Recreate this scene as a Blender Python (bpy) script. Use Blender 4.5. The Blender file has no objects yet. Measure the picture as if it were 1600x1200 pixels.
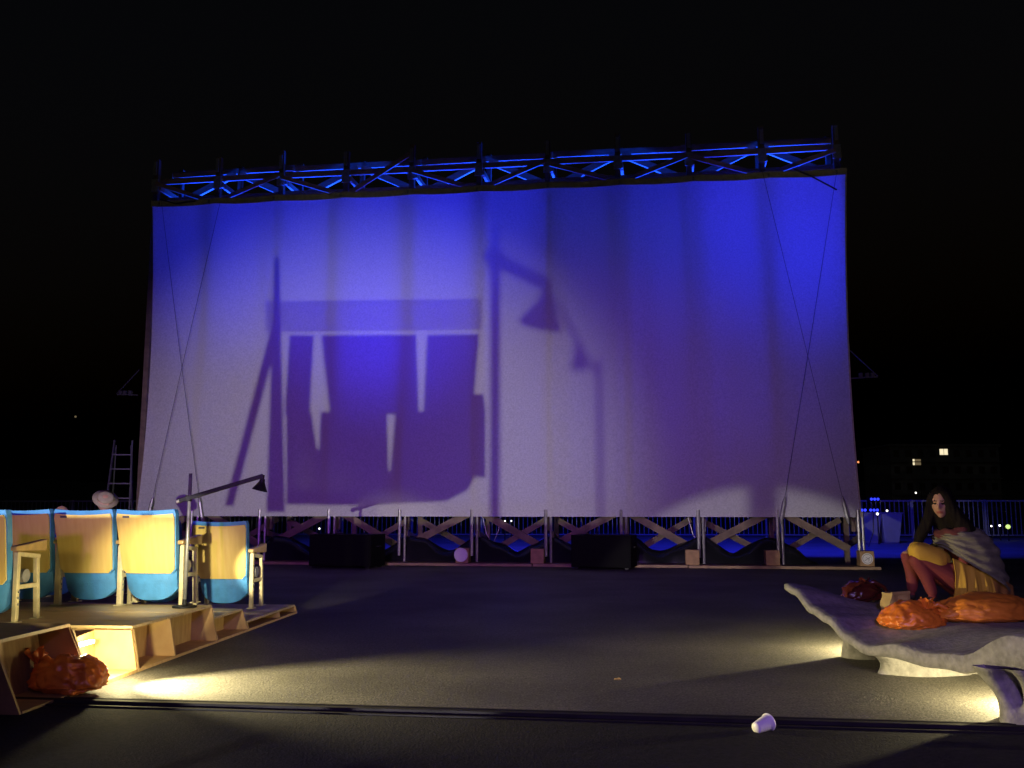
import bpy, bmesh, math, random
from mathutils import Vector, Matrix, noise

rnd = random.Random(7)
S = bpy.context.scene
COL = S.collection
PI = math.pi

# ------------------------------------------------------------------ camera, sky, moon, lamps
F, HZ, CAMH = 1420.0, 790.0, 1.05          # focal length in photo pixels, horizon row, eye height
TILT = math.atan((HZ - 600) / F)


def at(px, py, Y):
    """point of the place seen at photo pixel (px,py), Y metres ahead"""
    u, v = (px - 800) / F, (600 - py) / F
    fy, fz = math.cos(TILT) - v * math.sin(TILT), v * math.cos(TILT) + math.sin(TILT)
    s = Y / fy
    return Vector((u * s, Y, CAMH + fz * s))


def ground(px, py, z=0.0):
    u, v = (px - 800) / F, (600 - py) / F
    fy, fz = math.cos(TILT) - v * math.sin(TILT), v * math.cos(TILT) + math.sin(TILT)
    s = (z - CAMH) / fz
    return Vector((u * s, fy * s, z))


cd = bpy.data.cameras.new('camera')
cam = bpy.data.objects.new('camera', cd)
COL.objects.link(cam)
cd.sensor_width = 36
cd.lens = 36 * F / 1600
cd.clip_end = 3000
cam.location = (0, 0, CAMH)
cam.rotation_euler = (PI / 2 + TILT, 0, 0)
S.camera = cam

W = bpy.data.worlds.new('World')
S.world = W
W.use_nodes = True
nt = W.node_tree
nt.nodes.clear()
sky = nt.nodes.new('ShaderNodeTexSky')
sky.sky_type = 'NISHITA'
sky.sun_disc = False
sky.sun_elevation = math.radians(-4)
sky.sun_rotation = math.radians(200)
bg = nt.nodes.new('ShaderNodeBackground')
bg.inputs['Strength'].default_value = 0.11
wo = nt.nodes.new('ShaderNodeOutputWorld')
nt.links.new(sky.outputs[0], bg.inputs[0])
nt.links.new(bg.outputs[0], wo.inputs[0])

S.view_settings.view_transform = 'Standard'
S.view_settings.look = 'None'
S.view_settings.exposure = 0
S.view_settings.gamma = 1
S.view_settings.use_curve_mapping = False
S.cycles.use_denoising = True
S.cycles.sample_clamp_indirect = 3
S.cycles.max_bounces = 6


def lamp(kind, loc, power, color, size=0.02, aim=None, cone=60, blend=0.3):
    d = bpy.data.lights.new('lamp_light', kind)
    d.energy = power
    d.color = color
    if kind == 'SUN':
        d.angle = math.radians(size)
    else:
        d.shadow_soft_size = size
    if kind == 'SPOT':
        d.spot_size = math.radians(cone)
        d.spot_blend = blend
    o = bpy.data.objects.new('lamp_light', d)
    COL.objects.link(o)
    o.location = loc
    if aim is not None:
        o.rotation_euler = (Vector(aim) - Vector(loc)).to_track_quat('-Z', 'Y').to_euler()
    return o


# screen frame: foot of its left and right end
SL, SR = Vector((-6.95, 17.36, 0)), Vector((5.81, 15.63, 0))
SDIR = (SR - SL).normalized()
SLEN = (SR - SL).length
SROT = math.atan2(SDIR.y, SDIR.x)
SBACK = Vector((-SDIR.y, SDIR.x, 0))


def scr(x, y, z):
    return SL + SDIR * x + SBACK * y + Vector((0, 0, z))


WARM = (1.0, 0.85, 0.42)
BLUE = (0.018, 0.022, 1.0)
FRONT = (1.0, 0.95, 0.88)

lamp('SUN', (0, 0, 30), 0.002, (0.7, 0.8, 1.0), 0.5, aim=(-6, 16, 0))
# assumed white flood, raised behind the photographer: throws the big shadows on the screen
lamp('SPOT', (-2.2, -2.5, 1.2), 5000, FRONT, 0.013, aim=scr(4.3, 0, 1.2), cone=35, blend=0.8)
# added spot, no fixture: its cone edge shapes the bright strip low right on the screen
lamp('SPOT', (-3.2, 0.0, 0.05), 3000, FRONT, 0.018, aim=scr(11.25, 0, -1.55), cone=20, blend=0.2)
# assumed purple wash from behind the audience
pw = lamp('SPOT', (-3.2, -7.0, 3.4), 5600, (0.42, 0.09, 1.0), 0.3, aim=scr(5.3, 0, 2.2), cone=47, blend=0.95)
pw.scale = (1, 0.42, 1)
lamp('SPOT', (0.6, -2.0, 3.0), 760, (0.46, 0.26, 1.0), 0.3, aim=(0.9, 4.0, 0.0), cone=58, blend=0.8)  # second purple spot, added to tint the near floor and bench
# assumed blue floods behind the screen, on the ground, tilted up to the truss
for bx, by, bz, tx, tz, pw_, cn in ((1.2, 4.6, 0.3, 1.6, 6.2, 5600, 40), (3.4, 5.4, 0.3, 3.0, 6.4, 1000, 44), (4.5, 4.4, 0.3, 4.6, 5.0, 6000, 46),
                                    (6.1, 4.6, 0.3, 6.2, 7.0, 5000, 34), (7.3, 5.0, 0.3, 7.3, 6.4, 1300, 34), (9.9, 4.4, 0.3, 10.2, 6.3, 3300, 36),
                                    (12.3, 4.4, 0.3, 12.3, 6.6, 8800, 42), (11.0, 5.5, 0.3, 11.2, 4.6, 900, 60)):
    lamp('SPOT', scr(bx, by, bz), pw_, BLUE, 1.3, aim=scr(tx, 0, tz), cone=cn, blend=1.0)
# added wide weak blue wash on the back of the cloth
lamp('SPOT', scr(6.4, 9.0, 1.0), 800, BLUE, 0.9, aim=scr(6.4, 0, 4.9), cone=76, blend=1.0)
for bx, tx in ((1.2, 0.8), (3.4, 2.8), (5.6, 5.0), (7.8, 7.2), (10.0, 9.6), (12.0, 12.0)):  # added blue spots inside the frame, without fixtures, to light the truss
    lamp('SPOT', scr(bx, 0.95, 1.15), 42000, (0.003, 0.045, 1.0), 0.05, aim=scr(tx, 1.55, 7.8), cone=29, blend=1.0)
# assumed blue floods on the back of the truss, turned on the ground and railing behind
for bx in (3.5, 9.5, 13.0):
    lamp('SPOT', scr(bx, 1.6, 6.6), 1800, (0.02, 0.025, 1.0), 0.1, aim=scr(bx + 1.5, 9.0, 0), cone=80, blend=0.8)
# LED in the open crate of the seating steps, and added lights, without fixtures, for its floor pool and the seat backs
lamp('POINT', (-2.60, 5.66, 0.235), 13, WARM, 0.012)
lamp('POINT', (-2.34, 5.66, 0.16), 18, WARM, 0.012)
lamp('SPOT', (-2.44, 5.60, 0.27), 760, WARM, 0.015, aim=(-1.2, 5.52, 0.0), cone=84, blend=0.9)
lamp('SPOT', (-2.30, 5.35, 0.80), 330, (1.0, 0.92, 0.58), 0.03, aim=(-2.72, 7.1, 0.54), cone=36, blend=1.0)
lamp('SPOT', (-2.55, 5.2, 0.42), 22, (1.0, 0.90, 0.52), 0.03, aim=(-3.28, 6.15, 0.42), cone=30, blend=1.0)
lamp('SPOT', (-2.10, 5.9, 0.62), 480, (1.0, 0.90, 0.60), 0.02, aim=(-2.11, 7.75, 0.52), cone=15, blend=0.55)
# LEDs under the wavy bench
lamp('POINT', (2.76, 4.98, 0.12), 105, WARM, 0.014)
lamp('POINT', (2.68, 6.80, 0.20), 125, WARM, 0.014)
lamp('SPOT', (2.50, 5.10, 0.20), 750, WARM, 0.015, aim=(0.0, 5.45, 0.0), cone=50, blend=0.95)  # added spot, stretches the bench pool across the middle floor
# added warm spot to brighten the sitting woman, no lamp stands there
lamp('SPOT', (0.2, 0.8, 1.3), 165, (1.0, 0.84, 0.52), 0.05, aim=(2.98, 6.35, 0.46), cone=13, blend=0.9)


# ------------------------------------------------------------------ materials
def mat(name, col, rough=0.6, metal=0.0, var=0.0, scale=8.0, bump=0.0, bscale=60.0, col2=None, stretch=None,
        emit=None, estr=0.0, spec=0.5, trans=None):
    m = bpy.data.materials.new(name)
    m.use_nodes = True
    n, l = m.node_tree.nodes, m.node_tree.links
    b = n['Principled BSDF']
    b.inputs['Base Color'].default_value = (*col, 1)
    b.inputs['Roughness'].default_value = rough
    b.inputs['Metallic'].default_value = metal
    b.inputs['Specular IOR Level'].default_value = spec
    if emit:
        b.inputs['Emission Color'].default_value = (*emit, 1)
        b.inputs['Emission Strength'].default_value = estr
    if var > 0 or bump > 0:
        tc = n.new('ShaderNodeTexCoord')
        mp = n.new('ShaderNodeMapping')
        l.new(tc.outputs['Object'], mp.inputs['Vector'])
        if stretch:
            mp.inputs['Scale'].default_value = stretch
    if var > 0:
        t = n.new('ShaderNodeTexNoise')
        t.inputs['Scale'].default_value = scale
        t.inputs['Detail'].default_value = 6
        l.new(mp.outputs[0], t.inputs['Vector'])
        r = n.new('ShaderNodeMapRange')
        r.inputs['From Min'].default_value = 0.3
        r.inputs['From Max'].default_value = 0.7
        l.new(t.outputs['Fac'], r.inputs['Value'])
        mx = n.new('ShaderNodeMix')
        mx.data_type = 'RGBA'
        c2 = col2 or tuple(c * (1 - var) for c in col)
        mx.inputs['A'].default_value = (*col, 1)
        mx.inputs['B'].default_value = (*c2, 1)
        l.new(r.outputs[0], mx.inputs['Factor'])
        l.new(mx.outputs['Result'], b.inputs['Base Color'])
    if bump > 0:
        t2 = n.new('ShaderNodeTexNoise')
        t2.inputs['Scale'].default_value = bscale
        t2.inputs['Detail'].default_value = 4
        l.new(mp.outputs[0], t2.inputs['Vector'])
        bp = n.new('ShaderNodeBump')
        bp.inputs['Strength'].default_value = bump
        bp.inputs['Distance'].default_value = 0.01
        l.new(t2.outputs['Fac'], bp.inputs['Height'])
        l.new(bp.outputs[0], b.inputs['Normal'])
    return m


def asphalt_mat():
    m = bpy.data.materials.new('asphalt')
    m.use_nodes = True
    n, l = m.node_tree.nodes, m.node_tree.links
    p = n['Principled BSDF']
    p.inputs['Roughness'].default_value = 0.72
    p.inputs['Specular IOR Level'].default_value = 0.35
    tc = n.new('ShaderNodeTexCoord')

    def nz(scale, det, lo, hi):
        t = n.new('ShaderNodeTexNoise')
        t.inputs['Scale'].default_value = scale
        t.inputs['Detail'].default_value = det
        l.new(tc.outputs['Object'], t.inputs['Vector'])
        r = n.new('ShaderNodeMapRange')
        r.inputs['From Min'].default_value = 0.32
        r.inputs['From Max'].default_value = 0.68
        r.inputs['To Min'].default_value = lo
        r.inputs['To Max'].default_value = hi
        l.new(t.outputs['Fac'], r.inputs['Value'])
        return r.outputs[0], t.outputs['Fac']
    a, _ = nz(0.8, 6, 0.55, 1.3)
    c, _ = nz(26, 3, 0.78, 1.22)
    d, df = nz(75, 4, 0.42, 1.65)
    m1 = n.new('ShaderNodeMath'); m1.operation = 'MULTIPLY'; l.new(a, m1.inputs[0]); l.new(c, m1.inputs[1])
    m2 = n.new('ShaderNodeMath'); m2.operation = 'MULTIPLY'; l.new(m1.outputs[0], m2.inputs[0]); l.new(d, m2.inputs[1])
    vm = n.new('ShaderNodeVectorMath'); vm.operation = 'SCALE'
    vm.inputs[0].default_value = (0.092, 0.085, 0.074)
    l.new(m2.outputs[0], vm.inputs['Scale'])
    l.new(vm.outputs[0], p.inputs['Base Color'])
    bp = n.new('ShaderNodeBump')
    bp.inputs['Strength'].default_value = 0.5
    bp.inputs['Distance'].default_value = 0.008
    l.new(df, bp.inputs['Height'])
    l.new(bp.outputs[0], p.inputs['Normal'])
    return m


M = {}
M['asphalt'] = asphalt_mat()
M['concrete'] = mat('concrete', (0.33, 0.315, 0.32), 0.9, var=0.4, scale=22, bump=0.5, bscale=60, spec=0.2)
M['strip'] = mat('strip_metal', (0.022, 0.020, 0.022), 0.75, 0.0, var=0.4, scale=6, bump=0.1, spec=0.1)
M['ply'] = mat('plywood', (0.62, 0.42, 0.19), 0.55, var=1, scale=5, col2=(0.47, 0.28, 0.11), stretch=(1.2, 6, 1.2), bump=0.08, bscale=30)
M['ply2'] = mat('plywood_deck', (0.62, 0.47, 0.25), 0.5, var=1, scale=4, col2=(0.48, 0.34, 0.16), stretch=(1, 7, 1), bump=0.1, bscale=30)
M['plyedge'] = mat('plywood_edge', (0.48, 0.36, 0.20), 0.7, var=0.4, scale=30)
M['seatwood'] = mat('varnished_birch', (0.76, 0.56, 0.17), 0.45, var=1, scale=5, col2=(0.70, 0.48, 0.125), stretch=(7, 2, 0.8), bump=0.05, bscale=60)
M['vinyl'] = mat('blue_vinyl', (0.075, 0.30, 0.62), 0.5, var=0.25, scale=14, bump=0.15, bscale=90)
M['cream'] = mat('cream_metal', (0.66, 0.56, 0.32), 0.4, var=0.25, scale=20)
M['armwood'] = mat('armrest_wood', (0.50, 0.32, 0.12), 0.4, var=0.35, scale=12)
M['black'] = mat('black_metal', (0.008, 0.008, 0.009), 0.5, spec=0.25, var=0.3, scale=15)
M['blackbox'] = mat('black_cabinet', (0.005, 0.005, 0.005), 0.8, spec=0.12, var=0.4, scale=12, bump=0.2, bscale=150)
M['grille'] = mat('grille_cloth', (0.008, 0.008, 0.008), 0.95, bump=0.5, bscale=300, spec=0.1)
M['steel'] = mat('galvanised_steel', (0.38, 0.37, 0.36), 0.42, 0.55, var=0.35, scale=18)
M['white'] = mat('white_paint', (0.78, 0.76, 0.70), 0.5, var=0.15, scale=10)
M['timber'] = mat('pine_timber', (0.40, 0.26, 0.15), 0.7, var=0.45, scale=7, bump=0.15, bscale=40, stretch=(1.0, 5, 5))
M['timberdark'] = mat('weathered_timber', (0.20, 0.145, 0.10), 0.8, var=0.5, scale=6, bump=0.15, bscale=40)
M['block'] = mat('wood_block', (0.46, 0.27, 0.12), 0.7, var=0.4, scale=10, bump=0.1)
M['tarp'] = mat('black_polythene', (0.012, 0.012, 0.014), 0.25, var=0.3, scale=6, bump=0.3, bscale=14)
M['sticker'] = mat('paper_label', (0.78, 0.76, 0.74), 0.6, var=0.08, scale=30)
M['ink'] = mat('label_print', (0.10, 0.09, 0.09), 0.6)
M['orange'] = mat('orange_plastic', (0.74, 0.19, 0.025), 0.36, var=0.3, scale=6, bump=0.25, bscale=30)
M['orangecloth'] = mat('orange_cloth', (0.80, 0.25, 0.03), 0.5, var=0.35, scale=5, bump=0.3, bscale=22)
M['darkred'] = mat('dark_red_plastic', (0.10, 0.022, 0.014), 0.22, var=0.4, scale=7, bump=0.4, bscale=20)
M['paper'] = mat('kraft_paper', (0.42, 0.29, 0.12), 0.75, var=0.25, scale=12, bump=0.3, bscale=30)
M['skin'] = mat('skin', (0.46, 0.25, 0.18), 0.5, var=0.15, scale=14)
M['lips'] = mat('lips', (0.32, 0.09, 0.08), 0.45)
M['eye'] = mat('eye_dark', (0.02, 0.014, 0.012), 0.25)
M['hair'] = mat('dark_hair', (0.008, 0.005, 0.004), 0.75, spec=0.15, bump=0.8, bscale=50, stretch=(5, 5, 0.5))
M['shawl'] = mat('grey_knit', (0.23, 0.21, 0.17), 0.95, var=0.5, scale=9, bump=0.9, bscale=70, stretch=(0.6, 1, 3))
M['scarf'] = mat('burgundy_scarf', (0.14, 0.03, 0.035), 0.9, var=0.5, scale=12, bump=0.5)
M['yellow'] = mat('mustard_jersey', (0.56, 0.33, 0.035), 0.8, var=0.2, scale=10, bump=0.15, bscale=50)
M['maroon'] = mat('maroon_leggings', (0.19, 0.028, 0.03), 0.8, var=0.25, scale=12)
M['shoe'] = mat('dark_shoe', (0.02, 0.014, 0.012), 0.5)
M['darkcloth'] = mat('dark_cloth', (0.03, 0.02, 0.04), 0.85, var=0.3, scale=10)
M['winecloth'] = mat('wine_cloth', (0.12, 0.03, 0.05), 0.85, var=0.3, scale=10)
M['straw'] = mat('straw', (0.34, 0.28, 0.20), 0.8, var=0.2, scale=40, bump=0.5, bscale=120)
M['ribbon'] = mat('hat_ribbon', (0.20, 0.14, 0.07), 0.7)
M['cup'] = mat('white_plastic', (0.82, 0.81, 0.82), 0.35, spec=0.4)
M['wire'] = mat('steel_wire', (0.06, 0.06, 0.07), 0.5, 0.3)
M['fence'] = mat('painted_railing', (0.24, 0.24, 0.26), 0.55, var=0.2, scale=20)
M['facade'] = mat('far_facade', (0.28, 0.27, 0.24), 0.85, var=0.25, scale=1.0)
M['glassdark'] = mat('dark_glass', (0.02, 0.02, 0.025), 0.15)
M['litpane'] = mat('lit_pane', (0.8, 0.7, 0.5), 0.5, emit=(1.0, 0.86, 0.55), estr=1.0)
M['dimpane'] = mat('dim_pane', (0.3, 0.25, 0.18), 0.5, emit=(1.0, 0.75, 0.4), estr=0.14)
M['bulbwhite'] = mat('bulb_white', (0.8, 0.8, 0.8), 0.5, emit=(1.0, 0.95, 0.85), estr=3.5)
M['bulbgreen'] = mat('bulb_green', (0.6, 0.7, 0.3), 0.5, emit=(0.75, 1.0, 0.25), estr=1.0)
M['bulborange'] = mat('bulb_orange', (0.7, 0.3, 0.1), 0.5, emit=(1.0, 0.3, 0.1), estr=1.6)
M['bluelens'] = mat('blue_lens', (0.1, 0.1, 0.8), 0.3, emit=(0.03, 0.05, 1.0), estr=1.6)
M['ledwarm'] = mat('led_warm', (0.9, 0.85, 0.7), 0.5, emit=(1.0, 0.86, 0.52), estr=14.0)
M['lampwhite'] = mat('shade_inside', (0.85, 0.82, 0.76), 0.5, emit=(1.0, 0.85, 0.6), estr=0.12)
M['planter'] = mat('white_planter', (0.22, 0.22, 0.24), 0.5, var=0.15, scale=6)
M['leaf'] = mat('night_foliage', (0.045, 0.065, 0.025), 0.8, var=0.5, scale=4)
M['bark'] = mat('bark', (0.08, 0.06, 0.045), 0.9, var=0.4, scale=6)
M['terrain'] = mat('terrain', (0.05, 0.055, 0.035), 0.95, var=0.4, scale=0.05)


def cloth_mat():
    m = bpy.data.materials.new('screen_cloth')
    m.use_nodes = True
    n, l = m.node_tree.nodes, m.node_tree.links
    n.clear()
    out = n.new('ShaderNodeOutputMaterial')
    mix = n.new('ShaderNodeMixShader')
    mix.inputs[0].default_value = 0.42
    d = n.new('ShaderNodeBsdfDiffuse')
    t = n.new('ShaderNodeBsdfTranslucent')
    tc = n.new('ShaderNodeTexCoord')
    nz = n.new('ShaderNodeTexNoise')
    nz.inputs['Scale'].default_value = 34
    nz.inputs['Detail'].default_value = 5
    nz.inputs['Roughness'].default_value = 0.75
    l.new(tc.outputs['Object'], nz.inputs['Vector'])
    cr = n.new('ShaderNodeValToRGB')
    cr.color_ramp.elements[0].position = 0.3
    cr.color_ramp.elements[0].color = (0.60, 0.595, 0.58, 1)
    cr.color_ramp.elements[1].position = 0.7
    cr.color_ramp.elements[1].color = (0.86, 0.855, 0.84, 1)
    l.new(nz.outputs['Fac'], cr.inputs[0])
    l.new(cr.outputs[0], d.inputs[0])
    l.new(cr.outputs[0], t.inputs[0])
    l.new(d.outputs[0], mix.inputs[1])
    l.new(t.outputs[0], mix.inputs[2])
    l.new(mix.outputs[0], out.inputs[0])
    return m


M['cloth'] = cloth_mat()
M['hem'] = mat('hem_webbing', (0.52, 0.47, 0.38), 0.9, var=0.3, scale=12)


# ------------------------------------------------------------------ mesh helpers
class MB:
    def __init__(self):
        self.v, self.f, self.mi = [], [], []

    def add(self, verts, faces, mi=0):
        o = len(self.v)
        self.v += [tuple(p) for p in verts]
        self.f += [tuple(i + o for i in q) for q in faces]
        self.mi += [mi] * len(faces)
        return self

    def hexa(self, p, mi=0):
        """8 corners: bottom 0-3 ccw, top 4-7 ccw"""
        return self.add(p, [(0, 3, 2, 1), (4, 5, 6, 7), (0, 1, 5, 4), (1, 2, 6, 5), (2, 3, 7, 6), (3, 0, 4, 7)], mi)

    def box(self, x0, x1, y0, y1, z0, z1, mi=0):
        return self.hexa([(x0, y0, z0), (x1, y0, z0), (x1, y1, z0), (x0, y1, z0),
                          (x0, y0, z1), (x1, y0, z1), (x1, y1, z1), (x0, y1, z1)], mi)

    def bar(self, a, b, w, h, up=(0, 0, 1), mi=0):
        a, b = Vector(a), Vector(b)
        d = (b - a).normalized()
        u = Vector(up)
        s = d.cross(u)
        if s.length < 1e-4:
            s = d.cross(Vector((0, 1, 0)))
        s.normalize()
        u = s.cross(d)
        s, u = s * w / 2, u * h / 2
        return self.hexa([a - s - u, a + s - u, b + s - u, b - s - u, a - s + u, a + s + u, b + s + u, b - s + u], mi)

    def tube(self, pts, r, n=10, cap=True, mi=0):
        pts = [Vector(p) for p in pts]
        rs = r if isinstance(r, (list, tuple)) else [r] * len(pts)
        vs, fs = [], []
        ref = None
        for i, p in enumerate(pts):
            d = (pts[min(i + 1, len(pts) - 1)] - pts[max(i - 1, 0)]).normalized()
            if ref is None:
                ref = Vector((0, 0, 1)) if abs(d.z) < 0.9 else Vector((1, 0, 0))
            s = d.cross(ref).normalized()
            t = d.cross(s).normalized()
            for k in range(n):
                a = 2 * PI * k / n
                vs.append(p + (s * math.cos(a) + t * math.sin(a)) * rs[i])
        for i in range(len(pts) - 1):
            for k in range(n):
                fs.append((i * n + k, i * n + (k + 1) % n, (i + 1) * n + (k + 1) % n, (i + 1) * n + k))
        if cap:
            fs.append(tuple(range(n))[::-1])
            fs.append(tuple((len(pts) - 1) * n + k for k in range(n)))
        return self.add(vs, fs, mi)

    def lathe(self, prof, n=24, mi=0, M4=None):
        vs, fs = [], []
        for r, z in prof:
            for k in range(n):
                a = 2 * PI * k / n
                p = Vector((r * math.cos(a), r * math.sin(a), z))
                vs.append(M4 @ p if M4 else p)
        for i in range(len(prof) - 1):
            for k in range(n):
                fs.append((i * n + k, i * n + (k + 1) % n, (i + 1) * n + (k + 1) % n, (i + 1) * n + k))
        return self.add(vs, fs, mi)

    def grid(self, fn, nu, nv, th=None, mi=0):
        """fn(u,v)->point; th: thickness vector -> closed slab"""
        vs = [Vector(fn(i / nu, j / nv)) for j in range(nv + 1) for i in range(nu + 1)]
        id_ = lambda i, j: j * (nu + 1) + i
        fs = [(id_(i, j), id_(i + 1, j), id_(i + 1, j + 1), id_(i, j + 1)) for j in range(nv) for i in range(nu)]
        if th is not None:
            N = len(vs)
            thv = Vector(th)
            vs2 = [p + thv for p in vs]
            fs2 = [tuple(k + N for k in reversed(q)) for q in fs]
            rim = [id_(i, 0) for i in range(nu + 1)] + [id_(nu, j) for j in range(1, nv + 1)] + \
                  [id_(i, nv) for i in range(nu - 1, -1, -1)] + [id_(0, j) for j in range(nv - 1, 0, -1)]
            fs3 = [(rim[(k + 1) % len(rim)], rim[k], rim[k] + N, rim[(k + 1) % len(rim)] + N) for k in range(len(rim))]
            return self.add(vs + vs2, fs + fs2 + fs3, mi)
        return self.add(vs, fs, mi)

    def build(self, name, mats, parent=None, smooth=False, bevel=0.0, loc=None, rot=None, fix=True):
        me = bpy.data.meshes.new(name)
        me.from_pydata(self.v, [], self.f)
        for i, k in enumerate(self.mi):
            me.polygons[i].material_index = k
        if not isinstance(mats, (list, tuple)):
            mats = [mats]
        for m in mats:
            me.materials.append(m)
        if fix:
            bm = bmesh.new()
            bm.from_mesh(me)
            bmesh.ops.recalc_face_normals(bm, faces=bm.faces)
            if bevel > 0:
                bmesh.ops.bevel(bm, geom=[e for e in bm.edges if e.is_manifold and e.calc_face_angle(0) > 0.6],
                                offset=bevel, segments=2, affect='EDGES', profile=0.5)
            bm.to_mesh(me)
            bm.free()
        if smooth:
            me.polygons.foreach_set('use_smooth', [True] * len(me.polygons))
        me.update()
        o = bpy.data.objects.new(name, me)
        COL.objects.link(o)
        if parent:
            o.parent = parent
        if loc is not None:
            o.location = loc
        if rot is not None:
            o.rotation_euler = rot
        return o


def empty(name, loc=(0, 0, 0), rz=0.0, label=None, cat=None, group=None):
    o = bpy.data.objects.new(name, None)
    COL.objects.link(o)
    o.location = loc
    o.rotation_euler = (0, 0, rz)
    return tag(o, label, cat, group)


def tag(o, label=None, cat=None, group=None, kind=None):
    if label:
        o['label'] = label
    if cat:
        o['category'] = cat
    if group:
        o['group'] = group
    if kind:
        o['kind'] = kind
    return o


def copy_tree(o, parent=None):
    c = o.copy()
    COL.objects.link(c)
    c.parent = parent
    for ch in list(o.children):
        copy_tree(ch, c)
    return c


def sstep(a, b, x):
    t = max(0.0, min(1.0, (x - a) / (b - a)))
    return t * t * (3 - 2 * t)


def lerp_tab(tab, x):
    if x <= tab[0][0]:
        return tab[0][1]
    for (x0, y0), (x1, y1) in zip(tab, tab[1:]):
        if x <= x1:
            t = (x - x0) / (x1 - x0)
            t = t * t * (3 - 2 * t)
            return y0 + (y1 - y0) * t
    return tab[-1][1]


# ------------------------------------------------------------------ setting
b = MB()
b.add([(-900, -60, 0), (900, -60, 0), (900, 1400, 0), (-900, 1400, 0)], [(0, 1, 2, 3)])
tag(b.build('ground', M['asphalt']), kind='structure')

M['pale'] = mat('pale_concrete', (0.30, 0.30, 0.31), 0.8, var=0.3, scale=0.7, bump=0.2, bscale=60)
b = MB()
q = [scr(-30, 3.2, .004), scr(45, 3.2, .004), scr(45, 16, .004), scr(-30, 16, .004)]
b.add(q, [(0, 1, 2, 3)])
tag(b.build('pale_pavement', M['pale']), kind='structure')
pa, pb = ground(-40, 1094), ground(1660, 1143)
d = (pb - pa).normalized()
s = Vector((-d.y, d.x, 0))
b = MB()
for off, w, h in ((0.0, 0.06, 0.020), (0.085, 0.03, 0.012), (-0.085, 0.03, 0.010)):
    a0, a1 = pa - d * 3 + s * off, pb + d * 3 + s * off
    b.hexa([a0 - s * w / 2, a1 - s * w / 2, a1 + s * w / 2, a0 + s * w / 2,
            a0 - s * w * .35 + Vector((0, 0, h)), a1 - s * w * .35 + Vector((0, 0, h)),
            a1 + s * w * .35 + Vector((0, 0, h)), a0 + s * w * .35 + Vector((0, 0, h))])
tag(b.build('road_joint_strip', M['strip']), kind='structure')

M['near_floor'] = mat('dark_near_floor', (0.022, 0.020, 0.027), 0.9, var=0.45, scale=30, bump=0.4, bscale=90, spec=0.12)  # near floor in a darker tone than the asphalt
b = MB()
q0, q1 = pa - d * 3 - s * .02, pb + d * 3 - s * .02
b.add([q0 - s * 9 + Vector((0, 0, .004)), q1 - s * 9 + Vector((0, 0, .004)), q1 + Vector((0, 0, .004)), q0 + Vector((0, 0, .004))], [(0, 1, 2, 3)])
tag(b.build('near_pavement', M['near_floor']), kind='structure')

# low dark hills far off
b = MB()


def hill(u, v):
    x = -700 + 1400 * u
    h = 10 + 9 * noise.noise((x * .006, 2.0, 0)) + 6 * noise.noise((x * .02, 5.0, 0))
    return (x, 420 + 200 * v, -1 + h * math.sin(v * PI) * 1.3)


b.grid(hill, 120, 10)
tag(b.build('hills', M['terrain'], smooth=True), kind='structure')

# ------------------------------------------------------------------ railing behind
fr = empty('railing', (0, 30, 0), math.radians(-3), 'long upright-bar metal railing at the back, tinted blue, behind the screen', 'railing')
X0, X1 = -24.0, 22.0
b = MB(); b.bar((X0, 0, 1.2), (X1, 0, 1.2), 0.05, 0.05); b.build('top_rail', M['fence'], fr)
b = MB(); b.bar((X0, 0, 0.12), (X1, 0, 0.12), 0.04, 0.04); b.build('bottom_rail', M['fence'], fr)
b = MB()
x = X0 + 0.15
while x < X1:
    b.box(x - .011, x + .011, -.011, .011, 0.14, 1.175)
    x += 0.145
tag(b.build('bars', M['fence'], fr, fix=False), kind='stuff')
k = 0
x = X0
pm = None
while x <= X1 + .01:
    if pm is None:
        b = MB(); b.box(-.03, .03, -.03, .03, 0, 1.24)
        pm = b.build('post', M['fence'], fr); pm.location = (x, 0.06, 0)
    else:
        c = pm.copy(); COL.objects.link(c); c.parent = fr; c.location = (x, 0.06, 0)
    x += 2.3

# ------------------------------------------------------------------ screen frame
fr = empty('screen_frame', SL, SROT, 'tall timber truss frame holding the big cinema screen', 'screen frame')
PX = [-0.34 + i * (SLEN + 0.44) / 10 for i in range(11)]
TOPZ = 8.06
rear_y = 1.25
post_f = None
for i, x in enumerate(PX):
    b = MB(); b.box(-.05, .05, 0.36, .46, .60, TOPZ + rnd.uniform(-.06, .08))
    o = b.build('post', M['timberdark'], fr); o.location = (x, 0, 0)
    b = MB(); b.box(-.045, .045, 0, .09, 0.0, TOPZ + .10)
    o = b.build('rear_post', M['timberdark'], fr); o.location = (x + .05, rear_y, 0)
    b = MB(); b.tube([(0, 0.0, .16), (0, 0.0, .98)], .032, 10); b.tube([(.085, 0.06, .05), (.085, 0.06, .95)], .024, 8)
    o = b.build('tube_foot', M['steel'], fr); o.location = (x - .03, -.02, 0)
    # iron bracket on the post top
    b = MB(); b.box(-.075, .075, .33, .358, 7.36, 7.62); b.box(-.03, .03, .30, .328, 7.70, 7.98)
    o = b.build('bracket', M['steel'], fr); o.location = (x, 0, 0)
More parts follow.
